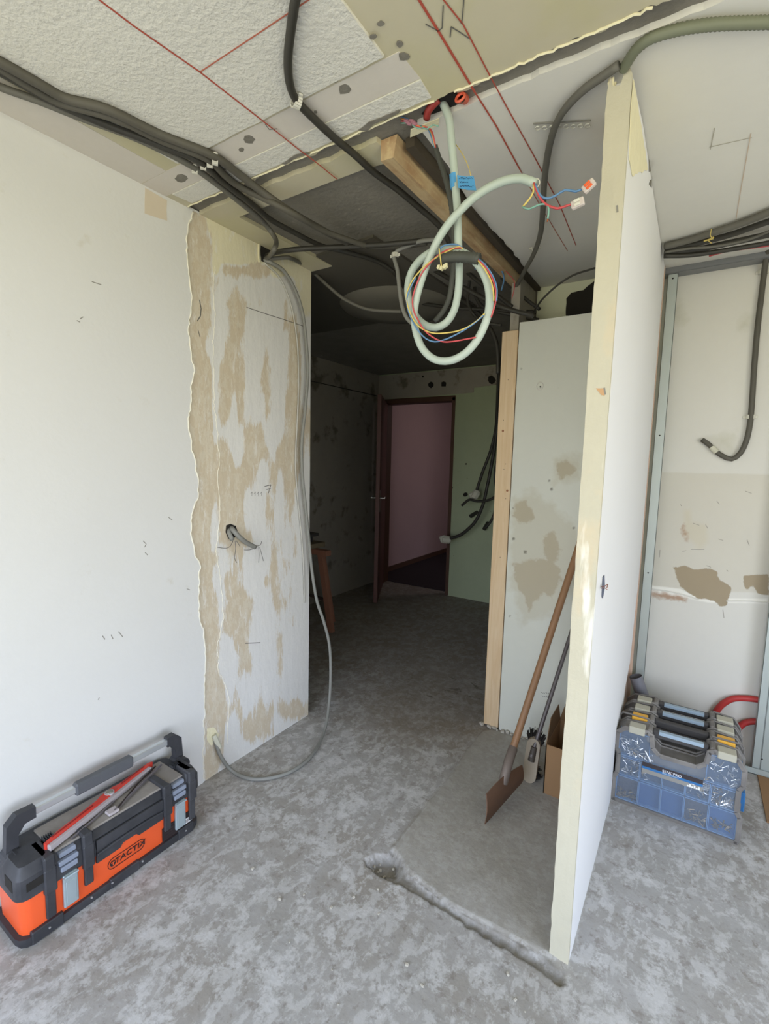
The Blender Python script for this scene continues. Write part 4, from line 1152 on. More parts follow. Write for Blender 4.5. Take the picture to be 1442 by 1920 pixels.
for i, (pts, r, m_) in enumerate((([(890, 505), (915, 492), (935, 500), (945, 520), (940, 545)], .006, 'w_blue'), ([(925, 488), (950, 510), (965, 530), (960, 560)], .003, 'w_red'))):
    cable('electrical_cable', pts, r * .6, m_, ('thin blue wire curled in the dark corner by the beam', 'thin red wire curled in the dark corner by the beam')[i], ax='Y', v=2.3)
# conduits hanging by the green wall at the end of the corridor
Yh = 4.45
hang = [([(938, 640), (934, 720), (930, 800), (920, 845), (905, 885), (893, 922)], .024, 'dark conduit by the green wall with a white taped tip, highest of the group'),
        ([(942, 640), (938, 740), (930, 820), (922, 870), (914, 910), (906, 945), (893, 975), (878, 992), (862, 1004), (842, 1010)], .026, 'long dark conduit sweeping from the pine post to a taped tip at the door'),
        ([(946, 640), (942, 760), (936, 830), (932, 870), (936, 920), (930, 930), (915, 938), (895, 940), (880, 937), (866, 948)], .020, 'dark conduit by the green wall turning flat and ending in a blunt open tip'),
        ([(950, 640), (944, 780), (934, 850), (928, 890), (932, 930), (926, 965), (920, 978), (910, 990)], .020, 'dark conduit by the green wall nearest to the pine post')]
for i, (pts, r, lab) in enumerate(hang):
    o, p_ = cable('hanging_conduit', pts, r * .62, 'black_cable', lab, 'conduit', ax='Y', v=Yh - .05 * i)
    if i < 2:
        e_p = p_[-1]
        dd = (p_[-1] - p_[-2]).normalized()
        w_ = MB().box((-.035, -.03, -.05), (.04, .03, .05), .02, Matrix.Translation(e_p + dd * .03) @ Matrix.Rotation(.5 + i, 4, 'Y'))
        w_.box((-.05, -.02, -.02), (.02, .03, .05), .012, Matrix.Translation(e_p + dd * .05) @ Matrix.Rotation(-.4, 4, 'Y'))
        w_.build('tape_wrap', M['paper'], o)
st = MB()
for (a, b) in (((882, 968), (895, 960)), ((908, 990), (914, 978))):
    st.cyl(P(a[0], a[1], 'Y', YH - .06), P(b[0], b[1], 'Y', YH), .018, .016, 10)
M['cut_end'] = mat('dusty_black_plastic', (52, 52, 46), .6)
for (a, b), lab in ((((882, 968), (895, 960)), 'short black conduit stub out of the green wall, left of the long conduit'), (((908, 992), (915, 980)), 'short black conduit stub out of the green wall, lowest beside the post')):
    tag(MB().cyl(P(a[0], a[1], 'Y', YH - .08), P(b[0], b[1], 'Y', YH), .020, .018, 12).build('conduit_stub', M['cut_end']), lab, 'conduit')

# cable stubs from the round hole in the stripped wall
o = empty('cable_stub', P(440, 1000, 'X', XL + .01), 'thick grey cable ends with bare wires in the stripped wall', 'cable')
MB().tube(pts3([(433, 990, 'X', XL - .01), (437, 994, 'X', XL + .02), (448, 1006, 'X', XL + .035), (460, 1016, 'X', XL + .035), (478, 1026, 'X', XL + .03)]), .011, 10).build('cable_jacket', M['grey_cable'], o, smooth='all')
MB().tube(pts3([(429, 992, 'X', XL - .01), (430, 1000, 'X', XL + .015), (436, 1013, 'X', XL + .025)]), .010, 10).build('cable_jacket', M['grey_cable'], o, smooth='all')
M['thinwire'] = mat('grey_thin_wire', (96, 92, 90), .5)
for pts in ([(437, 1014), (432, 1024), (424, 1028), (408, 1026)], [(441, 1014), (442, 1030), (440, 1046), (444, 1055)], [(443, 1014), (450, 1024)], [(478, 1028), (468, 1031), (458, 1031)], [(480, 1024), (488, 1022), (491, 1015)], [(485, 1026), (486, 1040), (485, 1055)],
            [(487, 1026), (491, 1040), (494, 1052)]):
    MB().tube(pts3([(a, b, 'X', XL + .03) for a, b in pts]), .0014, 5).build('bare_wire', M['thinwire'], o, smooth='all')

# perforated strip with curls on the closet ceiling
o = empty('perforated_strip', P(1052, 238, 'Z', H), 'short white perforated metal strip with curled teeth on the ceiling behind the conduit', 'metal strip')
a, b = P(1000, 232, 'Z', H - .003), P(1108, 226, 'Z', H - .003)
MB().tube([a, b], .0018, 4, smooth=False).build('strip_bar', M['dark_mark'], o)
for i in range(8):
    c = a.lerp(b, (i + .5) / 8) + Vector((0, .012, -.004))
    MB().tube([c + Vector((.007 * math.cos(t_), .009 * math.sin(t_), -.003 * t_ / 6)) for t_ in np.linspace(.8, 5.6, 10)], .0017, 5).build('curled_tooth', M['clip'], o, smooth='all')

# ================================================================== lettering helper
def text_mesh(s, size, m, parent, Mx, depth=.0006, name='lettering', spacing=1.0, shear=0.0):
    cu = bpy.data.curves.new(name, 'FONT')
    cu.body = s
    cu.size = size
    cu.extrude = depth
    cu.align_x = 'CENTER'
    cu.align_y = 'CENTER'
    cu.space_character = spacing
    cu.shear = shear
    to = bpy.data.objects.new(name, cu)
    C.objects.link(to)
    bpy.context.view_layer.update()
    me = bpy.data.meshes.new_from_object(to.evaluated_get(bpy.context.evaluated_depsgraph_get()))
    bpy.data.objects.remove(to)
    me.transform((world_of(parent).inverted() @ Mx) if parent else Mx)
    me.materials.clear()
    me.materials.append(m)
    o = bpy.data.objects.new(name, me)
    C.objects.link(o)
    if parent:
        o.parent = parent
    return o

# ================================================================== toolbox (front face towards +X, long side along Y)
M['tb_orange'] = mat('orange_steel', (232, 92, 44), .4, var=[(8, .05, I3)], layers=[dict(scale=30, thr=.70, amp=1, soft=.04, col=(214, 140, 112), max=.4)])
M['tb_black'] = mat('dusty_black_plastic_box', (50, 51, 55), .55, var=[(14, .12, I3)], layers=[dict(scale=10, thr=.56, amp=1, soft=.12, col=(84, 84, 88), max=.4)])
M['tb_grip'] = mat('ribbed_grey_grip', (84, 86, 90), .6, var=[(60, .1, I3)])
M['tb_lid'] = mat('dusty_lid_panel', (134, 128, 122), .7, var=[(8, .08, I3)], layers=[dict(scale=14, thr=.55, amp=1, soft=.1, col=(156, 150, 142), max=.6)])
M['tb_alu'] = mat('aluminium_bar', (206, 210, 212), .35, metal=.7)
M['tb_latch'] = mat('galvanised_latch', (178, 194, 200), .35, metal=.5, var=[(20, .08, I3)])
M['tb_hasp'] = mat('blue_grey_hasp', (132, 140, 156), .5)
M['black_print'] = mat('black_print', (40, 30, 30), .6)
M['white_print'] = mat('white_print', (236, 236, 238), .6)
XF, XK = -1.53, -1.722
tbx = empty('toolbox', ((XF + XK) / 2, .785, 0), 'orange and black toolbox with silver carrying bar against the left wall', 'toolbox')
def rrect_xy(x0, x1, y0, y1, r, z):
    pts = []
    for cx, cy, a0 in ((x1 - r, y1 - r, 0), (x0 + r, y1 - r, 90), (x0 + r, y0 + r, 180), (x1 - r, y0 + r, 270)):
        for k_ in range(4):
            a = math.radians(a0 + k_ * 30)
            pts.append((cx + r * math.cos(a), cy + r * math.sin(a), z))
    return pts
def loft(mb, rings):
    n_ = len(rings[0])
    vs = sum(rings, [])
    fs = [(j * n_ + k_, j * n_ + (k_ + 1) % n_, (j + 1) * n_ + (k_ + 1) % n_, (j + 1) * n_ + k_) for j in range(len(rings) - 1) for k_ in range(n_)]
    fs += [tuple(range(n_))[::-1], tuple(range(len(vs) - n_, len(vs)))]
    return mb.add(vs, fs)
y0, y1 = .492, 1.078
loft(MB(), [rrect_xy(XK + .012, XF - .006, y0 + .006, y1 - .006, .03, .012), rrect_xy(XK + .004, XF, y0, y1, .03, .16)]).build('steel_body', M['tb_orange'], tbx, smooth=30)
base = MB()
loft(base, [rrect_xy(XK + .008, XF + .001, y0 - .002, y1 + .002, .032, 0), rrect_xy(XK + .004, XF + .006, y0 - .008, y1 + .008, .034, .012), rrect_xy(XK + .004, XF + .006, y0 - .008, y1 + .008, .034, .032)])
for a, b, z in ((.515, .60, .042), (.74, .84, .036), (.99, 1.055, .042)):
    base.box((XF - .03, a, .002), (XF + .0078, b, z), .003)
base.build('bottom_skirt', M['tb_black'], tbx, smooth=30)
M['tb_rivet'] = mat('rivet', (190, 190, 190), .4, metal=.6)
for y in (.56, .68, .745, .85, 1.02):
    MB().cyl((XF + .006, y, .024), (XF + .0098, y, .024), .0035, .003, 8).build('rivet', M['tb_rivet'], tbx)
# lid
lid = MB()
loft(lid, [rrect_xy(XK - .002, XF + .004, y0 - .006, y1 + .006, .032, .152), rrect_xy(XK - .002, XF + .006, y0 - .008, y1 + .008, .034, .175), rrect_xy(XK + .004, XF, y0 - .002, y1 + .002, .034, .21), rrect_xy(XK + .014, XF - .022, y0 + .02, y1 - .02, .03, .236)])
lid.build('lid', M['tb_black'], tbx, smooth=30)
fr = MB()   # front apron of the lid dipping over the steel, with a stepped lower edge
fr.prism([(XF - .002, .70, .152), (XF - .002, .70, .128), (XF - .002, .775, .130), (XF - .002, .785, .142), (XF - .002, .83, .142), (XF - .002, .84, .131), (XF - .002, .93, .131), (XF - .002, .93, .20), (XF - .002, .70, .20)], (.010, 0, 0))
fr.prism([(XF + .006, .70, .176), (XF + .006, .93, .176), (XF + .006, .93, .208), (XF + .006, .70, .208)], (.006, 0, 0))
fr.tube([(XF + .010, .70, .160), (XF + .012, .76, .166), (XF + .012, .86, .168), (XF + .010, .93, .162)], .004, 6)
fr.build('lid_apron', M['tb_black'], tbx)
MB().box((XK + .03, .592, .233), (XF - .012, 1.026, .241), .003).build('lid_panel', M['tb_lid'], tbx)
for (a, b) in ((y0 - .006, .585), (1.028, y1 + .008)):
    cp_ = MB()
    loft(cp_, [rrect_xy(XF - .115, XF + .007, a, b, .02, .165), rrect_xy(XF - .115, XF + .007, a, b, .02, .222), rrect_xy(XF - .10, XF - .012, a + .014, b - .014, .014, .25)])
    e = cp_.build('corner_cap', M['tb_black'], tbx, smooth=30)
    w = b - a
    if a < .6:
        MB().box((XF - .075, a - .0015, .178), (XF - .025, a + .001, .215), .001).build('cap_recess', M['hole'], e)
        MB().box((XF + .006, a + .022, .180), (XF + .0085, b - .018, .206), .001).build('cap_recess', M['hole'], e)
    else:
        MB().box((XF + .006, a + .016, .185), (XF + .0085, b - .018, .212), .001).build('cap_recess', M['hole'], e)
for y in (.568, .676, .948, 1.050):
    st_ = MB()
    zb = .075 if .6 < y < 1.0 else .052
    st_.box((XF - .004, y - .016, .20), (XF + .014, y + .016, .252), .005)
    st_.box((XF - .002, y - .017, .135), (XF + .016, y + .017, .215), .004)
    st_.box((XF - .002, y - .013, zb), (XF + .010, y + .013, .14), .003)
    st_.box((XF - .09, y - .014, .236), (XF + .006, y + .014, .250), .004)
    st_.build('vertical_strap', M['tb_black'], tbx)
for y in (.622, .999):
    l_ = MB()
    l_.box((XF, y - .021, .052), (XF + .012, y + .021, .158), .003)
    lo_ = l_.build('latch', M['tb_latch'], tbx)
    MB().box((XF + .011, y - .014, .066), (XF + .0135, y + .014, .135), .001).tube([(XF + .0135, y - .02, .154), (XF + .0145, y + .02, .154)], .004, 6, smooth=False).build('latch_ridge', M['tb_latch'], lo_)
    MB().box((XF - .02, y - .03, .196), (XF + .012, y + .026, .212), .003).box((XF - .01, y - .026, .176), (XF + .015, y + .022, .193), .003).box((XF - .03, y - .024, .216), (XF + .002, y + .024, .232), .003).build('hasp', M['tb_hasp'], tbx)
# handle
hx, hzz = -1.655, .328
for s_, ya, yb in ((1, .50, .585), (-1, 1.098, 1.03)):
    h_o = MB()
    h_o.prism([(hx - .012, ya, .20), (hx - .012, ya + s_ * .035, .20), (hx - .012, ya + s_ * .037, .285), (hx - .012, ya + s_ * .055, .31), (hx - .012, yb, .312), (hx - .012, yb, .348), (hx - .012, ya + s_ * .035, .35), (hx - .012, ya + s_ * .008, .325)], (.026, 0, 0))
    h_b = h_o.build('handle_arm', M['tb_black'], tbx, smooth=30)
    MB().cyl((hx - .02, ya + s_ * .02, .225), (hx + .045, ya + s_ * .02, .225), .026, .026, 14).build('hinge', M['tb_black'], h_b)
MB().box((hx - .009, .58, .318), (hx + .011, 1.035, .341), .003).build('handle_bar', M['tb_alu'], tbx)
h_b = bpy.data.objects['handle_bar']
MB().box((hx - .014, .70, .308), (hx + .017, .895, .350), .006).build('grip', M['tb_grip'], h_b)
for yy in (.60, 1.035):
    ri = MB()
    for k_ in range(5):
        ri.box((hx + .03 + k_ * .0, yy + k_ * .006 - .012, .236), (hx + .055, yy + k_ * .006 - .0095, .252))
    ri.box((hx + .03, yy - .012, .232), (hx + .055, yy + .016, .240)).build('hinge_ribs', M['tb_black'], tbx)
# print on the front
Mt = Matrix(((0, 0, 1, XF + .0002), (1, 0, 0, .808), (0, 1, 0, .085), (0, 0, 0, 1)))
text_mesh('TACTIX', .026, M['black_print'], tbx, Matrix.Translation((0, 0, 0)) @ Matrix(((0, 0, 1, XF - .0005), (1, 0, 0, .812), (0, 1, 0, .085), (0, 0, 0, 1))) @ Matrix.Scale(1.15, 4, (1, 0, 0)), .001, 'brand_lettering', 1.0, .12)
lg_ = MB()
ov_ = []
for k_ in range(32):
    a = 2 * math.pi * k_ / 32
    ov_.append(Vector((XF - .0006, .800 + (.045 if math.cos(a) > 0 else -.045) + .018 * math.cos(a), .085 + .0185 * math.sin(a))))
for p, q_ in zip(ov_, ov_[1:] + ov_[:1]):
    n_ = (q_ - p).normalized().cross(Vector((1, 0, 0))) * .0009
    lg_.prism([p - n_, p + n_, q_ + n_, q_ - n_], (.0012, 0, 0))
ring_ = [Vector((XF - .0006, .7535 + .0095 * math.cos(a), .085 + .0095 * math.sin(a))) for a in np.linspace(0, 2 * math.pi, 25)[:-1]]
lg_.prism(ring_, (.0010, 0, 0))
lg_.build('oval_badge', M['black_print'], tbx)
wm = MB()
wm.prism([(XF + .0005, .7475, .088), (XF + .0005, .7595, .088), (XF + .0005, .7595, .0905), (XF + .0005, .7475, .0905)], (.0006, 0, 0))
wm.prism([(XF + .0005, .7522, .079), (XF + .0005, .7548, .079), (XF + .0005, .7548, .0885), (XF + .0005, .7522, .0885)], (.0006, 0, 0))
wm.build('badge_emblem', M['tb_orange'], tbx)
stk = MB().box((XF - .002, .93, .036), (XF + .0012, 1.055, .088)).build('sticker', M['black_print'], tbx)
bc = MB().box((XF + .0012, 1.018, .046), (XF + .002, 1.05, .066))
bco = bc.build('barcode_panel', M['white_print'], stk)
bb = MB()
for k_ in range(9):
    bb.box((XF + .002, 1.022 + k_ * .0029, .050), (XF + .0024, 1.022 + k_ * .0029 + .0013, .062))
for k_ in range(4):
    bb.box((XF + .0012, .938, .044 + k_ * .010), (XF + .0018, .938 + .05 - (k_ % 2) * .014, .0465 + k_ * .010))
tag(bb.build('barcode_stripes', M['black_print'], stk), kind='stuff')
# things lying on the lid
M['lvl_red'] = mat('red_level', (208, 62, 48), .4)
M['lvl_grey'] = mat('pale_grey_level_side', (176, 168, 170), .5, var=[(40, .08, I3)])
a, b = Vector((-1.556, .575, .256)), Vector((-1.672, .985, .252))
ax_ = (b - a).normalized()
sd = Vector((-ax_.y, ax_.x, 0)).normalized()
Ln = (b - a).length
Ml2 = Matrix(((ax_.x, sd.x, 0, a.x), (ax_.y, sd.y, 0, a.y), (ax_.z, sd.z, 1, a.z), (0, 0, 0, 1)))
lv = empty('spirit_level', a, 'red tapered spirit level lying across the toolbox lid', 'spirit level')
top_ = [(0, .0, 0), (0, .010, 0), (Ln * .12, .017, 0), (Ln * .46, .020, 0), (Ln * .50, .026, 0), (Ln * .62, .026, 0), (Ln * .66, .018, 0), (Ln * .97, .012, 0), (Ln, .006, 0), (Ln, 0, 0)]
MB().prism([Ml2 @ Vector((x, y, -.006)) for x, y, z in top_], (0, 0, .019)).build('level_body', M['lvl_red'], lv)
MB().box((0.003, -.014, -.010), (Ln - .02, 0.0, .008), .001, Ml2).build('grey_side', M['lvl_grey'], lv)
MB().tube([Ml2 @ Vector((Ln * x, .010, .0135)) for x in (.06, .40)], .0022, 5, smooth=False).tube([Ml2 @ Vector((Ln * x, .010, .0135)) for x in (.68, .92)], .0022, 5, smooth=False).build('groove', mat('dark_red_groove', (132, 34, 32), .5), lv)
vo = MB().cyl(Ml2 @ Vector((Ln * .56, .012, .010)), Ml2 @ Vector((Ln * .56, .012, .0155)), .016, .015, 16).build('vial_mount', M['lvl_grey'], lv)
MB().cyl(Ml2 @ Vector((Ln * .56, .012, .0155)), Ml2 @ Vector((Ln * .56, .012, .0175)), .011, .010, 14).build('vial', mat('green_vial', (132, 128, 112), .2), vo)
fl2 = empty('metal_file', (-1.56, .78, .245), 'slim grey metal tool lying beside the red level on the toolbox lid', 'hand tool')
M['toolgrey'] = mat('worn_tool_steel', (122, 116, 120), .4, metal=.5, var=[(40, .15, I3)])
MB().tube([(-1.553, .775, .249), (-1.60, .89, .251), (-1.648, 1.005, .252)], .0045, 6, smooth=False).build('blade', M['toolgrey'], fl2)
MB().tube([(-1.556, .79, .252), (-1.612, .89, .255), (-1.655, .985, .253)], .003, 6, smooth=False).build('slim_arm', M['black_print'], fl2)
MB().box((-1.575, .755, .243), (-1.545, .79, .252), .002).build('tail', M['lvl_grey'], fl2)
tag(MB().tube([(-1.546, .64, .247), (-1.575, .73, .248), (-1.60, .80, .249)], .0035, 6, smooth=False).build('metal_rod', M['toolgrey']), 'short dull grey rod lying along the front of the toolbox lid', 'rod')

# ================================================================== shovel and broom leaning in the closet recess
M['rust'] = mat('rusty_brown_steel', (112, 84, 66), .6, metal=.2, var=[(10, .12, I3), (40, .08, I3)])
M['handle_wood'] = mat('worn_brown_handle', (142, 106, 74), .55, var=[(8, .12, (1, 1, .15)), (30, .08, I3)])
sh = empty('shovel', (-.59, 1.80, 0), 'shovel with brown wooden handle and rusty blade leaning in the recess', 'shovel')
T, A_, B_, So, D_ = Vector((-.598, 1.722, .004)), Vector((-.606, 1.745, .118)), P(947, 1453, 'Y', 1.86), P(978, 1434, 'Y', 1.99), Vector((-.552, 1.995, .02))
rowsv = []
nu_, nv_ = 10, 8
vs, fs = [], []
for i in range(nu_ + 1):
    u = i / nu_
    for j in range(nv_ + 1):
        v = j / nv_
        p = (T.lerp(A_, v)).lerp(D_.lerp(So, v), u) + (B_ - A_.lerp(So, .55)) * (math.sin(math.pi * u) * v)
        p = p + Vector((.018, -.006, 0)) * (math.sin(math.pi * v)) * (.4 + .6 * u)
        vs.append(p)
for i in range(nu_):
    for j in range(nv_):
        q0 = i * (nv_ + 1) + j
        fs.append((q0, q0 + nv_ + 1, q0 + nv_ + 2, q0 + 1))
N0 = len(vs)
vs2 = [p + Vector((.003, .001, 0)) for p in vs]
mb = MB().add(vs + vs2, fs + [tuple(N0 + k_ for k_ in f[::-1]) for f in fs] +
              [(j, j + 1, N0 + j + 1, N0 + j) for j in range(nv_)] + [(nu_ * (nv_ + 1) + j + 1, nu_ * (nv_ + 1) + j, N0 + nu_ * (nv_ + 1) + j, N0 + nu_ * (nv_ + 1) + j + 1) for j in range(nv_)] +
              [((i + 1) * (nv_ + 1), i * (nv_ + 1), N0 + i * (nv_ + 1), N0 + (i + 1) * (nv_ + 1)) for i in range(nu_)] +
              [(i * (nv_ + 1) + nv_, (i + 1) * (nv_ + 1) + nv_, N0 + (i + 1) * (nv_ + 1) + nv_, N0 + i * (nv_ + 1) + nv_) for i in range(nu_)])
mb.build('blade', M['rust'], sh, smooth=True)
hb0, hb1 = Vector((-.571, 1.958, .205)), Vector((-.424, 2.395, 1.11))
dh = (hb1 - hb0).normalized()
mb = MB()
mb.tube([P(943, 1468, 'Y', 1.855), P(949, 1446, 'Y', 1.875), P(955, 1424, 'Y', 1.91), hb0 + dh * .01], .0195, 12, .02)
mb.build('socket', mat('dusty_steel_socket', (124, 112, 104), .6, metal=.3, var=[(20, .1, I3)]), sh, smooth=True)
MB().cyl(hb0 - dh * .01, hb1, .0155, .0165, 14).cyl(hb1, hb1 + dh * .012, .0165, .010, 14).build('handle', M['handle_wood'], sh, smooth=True)
br_ = empty('broom', (-.50, 2.08, 0), 'broom with thin dark metal handle standing on its side between shovel and box', 'broom')
hc0, hc1 = P(999, 1372, 'Y', 2.12), P(1078, 1165, 'Y', 2.39)
cc, ct = P(992, 1455, 'Y', 2.08), P(1000, 1398, 'Y', 2.11)
axv = (ct - cc).normalized()
wv = axv.cross(Vector((0, 1, 0))).normalized()
def capsule(c0, c1, r, dvec, n_=10):
    a = (c1 - c0).normalized()
    w_ = a.cross(dvec).normalized()
    pts = []
    for k_ in range(n_ + 1):
        t_ = math.pi * k_ / n_
        pts.append(c1 + w_ * (r * math.cos(t_)) + a * (r * math.sin(t_)))
    for k_ in range(n_ + 1):
        t_ = math.pi * k_ / n_
        pts.append(c0 - w_ * (r * math.cos(t_)) - a * (r * math.sin(t_)))
    return pts
yv = Vector((0, .022, 0))
M['broom_wood'] = mat('worn_pale_broom_block', (152, 140, 122), .7, var=[(20, .1, I3)])
bw = MB().prism(capsule(cc, ct, .030, Vector((0, 1, 0))), yv).build('block', M['broom_wood'], br_)
M['bristle'] = mat('dark_bristles', (46, 42, 38), .9, bump=[(150, .8, .01, (1, .1, 1))])
brs = MB()
random.seed(3)
capp = capsule(cc, ct, .022, Vector((0, 1, 0)))
cmid = (cc + ct) / 2 + Vector((0, .02, 0))
for k_ in range(620):
    t_ = random.random() * len(capp)
    p0 = capp[int(t_)].lerp((cc + ct) / 2, random.uniform(0, .9) ** 2) + Vector((0, .02, 0))
    out_ = (p0 - cmid)
    out_.y = 0
    al = axv * out_.dot(axv)
    out_ = (out_ - al) * 1.6 + al * .8
    d_ = Vector((0, random.uniform(.015, .05), 0)) + (out_.normalized() if out_.length > .004 else out_) * random.uniform(.014, .040) + Vector((random.uniform(-.006, .006), 0, random.uniform(-.006, .006)))
    p1 = p0 + d_
    p1.z = max(p1.z, .004)
    brs.cyl(p0, p1, .0035, .002, 3, cap=False)
tag(brs.build('bristles', M['bristle'], br_), kind='stuff')
jc = (cc + ct) / 2
hdir = (hc1 - (jc + Vector((0, -.006, .02)))).normalized()
MB().cyl(jc + Vector((0, -.004, .02)), hc1, .0095, .0095, 12).build('handle', mat('dark_grey_tube', (98, 92, 90), .45, metal=.4), br_, smooth=True)
MB().cyl(jc + Vector((0, .002, .0)), jc + Vector((0, -.012, .02)) + hdir * .05, .016, .0125, 12).build('handle_socket', mat('dark_plastic_socket', (74, 66, 58), .6), br_, smooth=True)

# cardboard box
M['card'] = mat('brown_cardboard', (142, 110, 76), .8, var=[(6, .06, I3)])
cb = empty('cardboard_box', (-.36, 2.15, 0), 'open brown cardboard box behind the end of the partition', 'cardboard box')
x0, x1, ya, yb, zt = -.452, -.258, 2.045, 2.30, .232
w = MB()
for lo, hi in (((x0, ya, 0), (x1, ya + .004, zt)), ((x0, yb - .004, 0), (x1, yb, zt)), ((x0, ya, 0), (x0 + .004, yb, zt)), ((x1 - .004, ya, 0), (x1, yb, zt)), ((x0, ya, 0), (x1, yb, .004))):
    w.box(lo, hi)
w.build('walls', M['card'], cb)
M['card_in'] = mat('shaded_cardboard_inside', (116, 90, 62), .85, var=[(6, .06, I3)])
MB().prism([(x0, yb, zt), (x0 + .02, yb + .02, zt + .08), (x1 - .02, yb + .02, zt + .08), (x1, yb, zt)], (0, .003, 0)).build('flap', M['card_in'], cb)
MB().prism([(x0, ya, zt), (x0, yb, zt), (x0 - .004, yb - .03, zt + .085), (x0 - .004, ya + .08, zt + .085)], (.003, 0, 0)).build('flap', M['card_in'], cb)

# ================================================================== four small-parts cases standing on edge behind the partition
M['cs_grey'] = mat('dusty_grey_case_plastic', (112, 108, 104), .6, var=[(14, .12, I3)], layers=[dict(scale=12, thr=.55, amp=1, soft=.1, col=(140, 136, 130), max=.5)])
M['cs_dark'] = mat('dark_case_plastic', (62, 60, 60), .6, var=[(14, .12, I3)])
M['cs_blue'] = mat('blue_bin_plastic', (50, 84, 132), .45, var=[(8, .1, I3)])
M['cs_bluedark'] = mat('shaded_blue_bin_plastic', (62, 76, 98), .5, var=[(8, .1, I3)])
M['cs_div'] = mat('pale_blue_divider', (112, 146, 188), .4)
M['cs_brown'] = mat('grey_brown_contents', (74, 72, 76), .6, var=[(60, .3, I3)], bump=[(120, .6, .006, I3)])
M['cs_cover'] = mat('scuffed_clear_cover', (170, 186, 206), .25, alpha=.14, spec=.8, bump=[(18, .4, .006, I3)])
M['cs_beige'] = mat('olive_beige_latch', (176, 173, 156), .5, var=[(20, .06, I3)])
M['cs_yellow'] = mat('amber_latch', (228, 172, 62), .5, var=[(20, .05, I3)])
M['cs_strip'] = mat('pale_blue_strip', (150, 168, 182), .5, var=[(40, .08, I3)])
M['bits'] = mat('shiny_screws', (206, 208, 210), .25, metal=.9)
M['bits2'] = mat('brassy_screws', (140, 122, 92), .35, metal=.8)
M['lab_blue'] = mat('label_blue', (46, 108, 164), .5)
M['lab_dark'] = mat('label_dark', (52, 46, 50), .5)
M['lab_grey'] = mat('label_grey', (142, 140, 134), .5)
Wc, Hc, Dc = .447, .352, .086
out_l = [(0.004, 0), (Wc - .004, 0), (Wc, .02), (Wc, .11), (Wc - .012, .13), (Wc - .012, .215), (Wc, .235), (Wc, .30), (Wc - .025, .338), (.345, .346), (.325, .335), (.318, .285), (.290, .262), (.165, .262), (.140, .285), (.135, .335), (.115, .346), (.03, .338), (0, .31),
         (0, .235), (.010, .215), (.010, .13), (0, .11), (0, .02)]

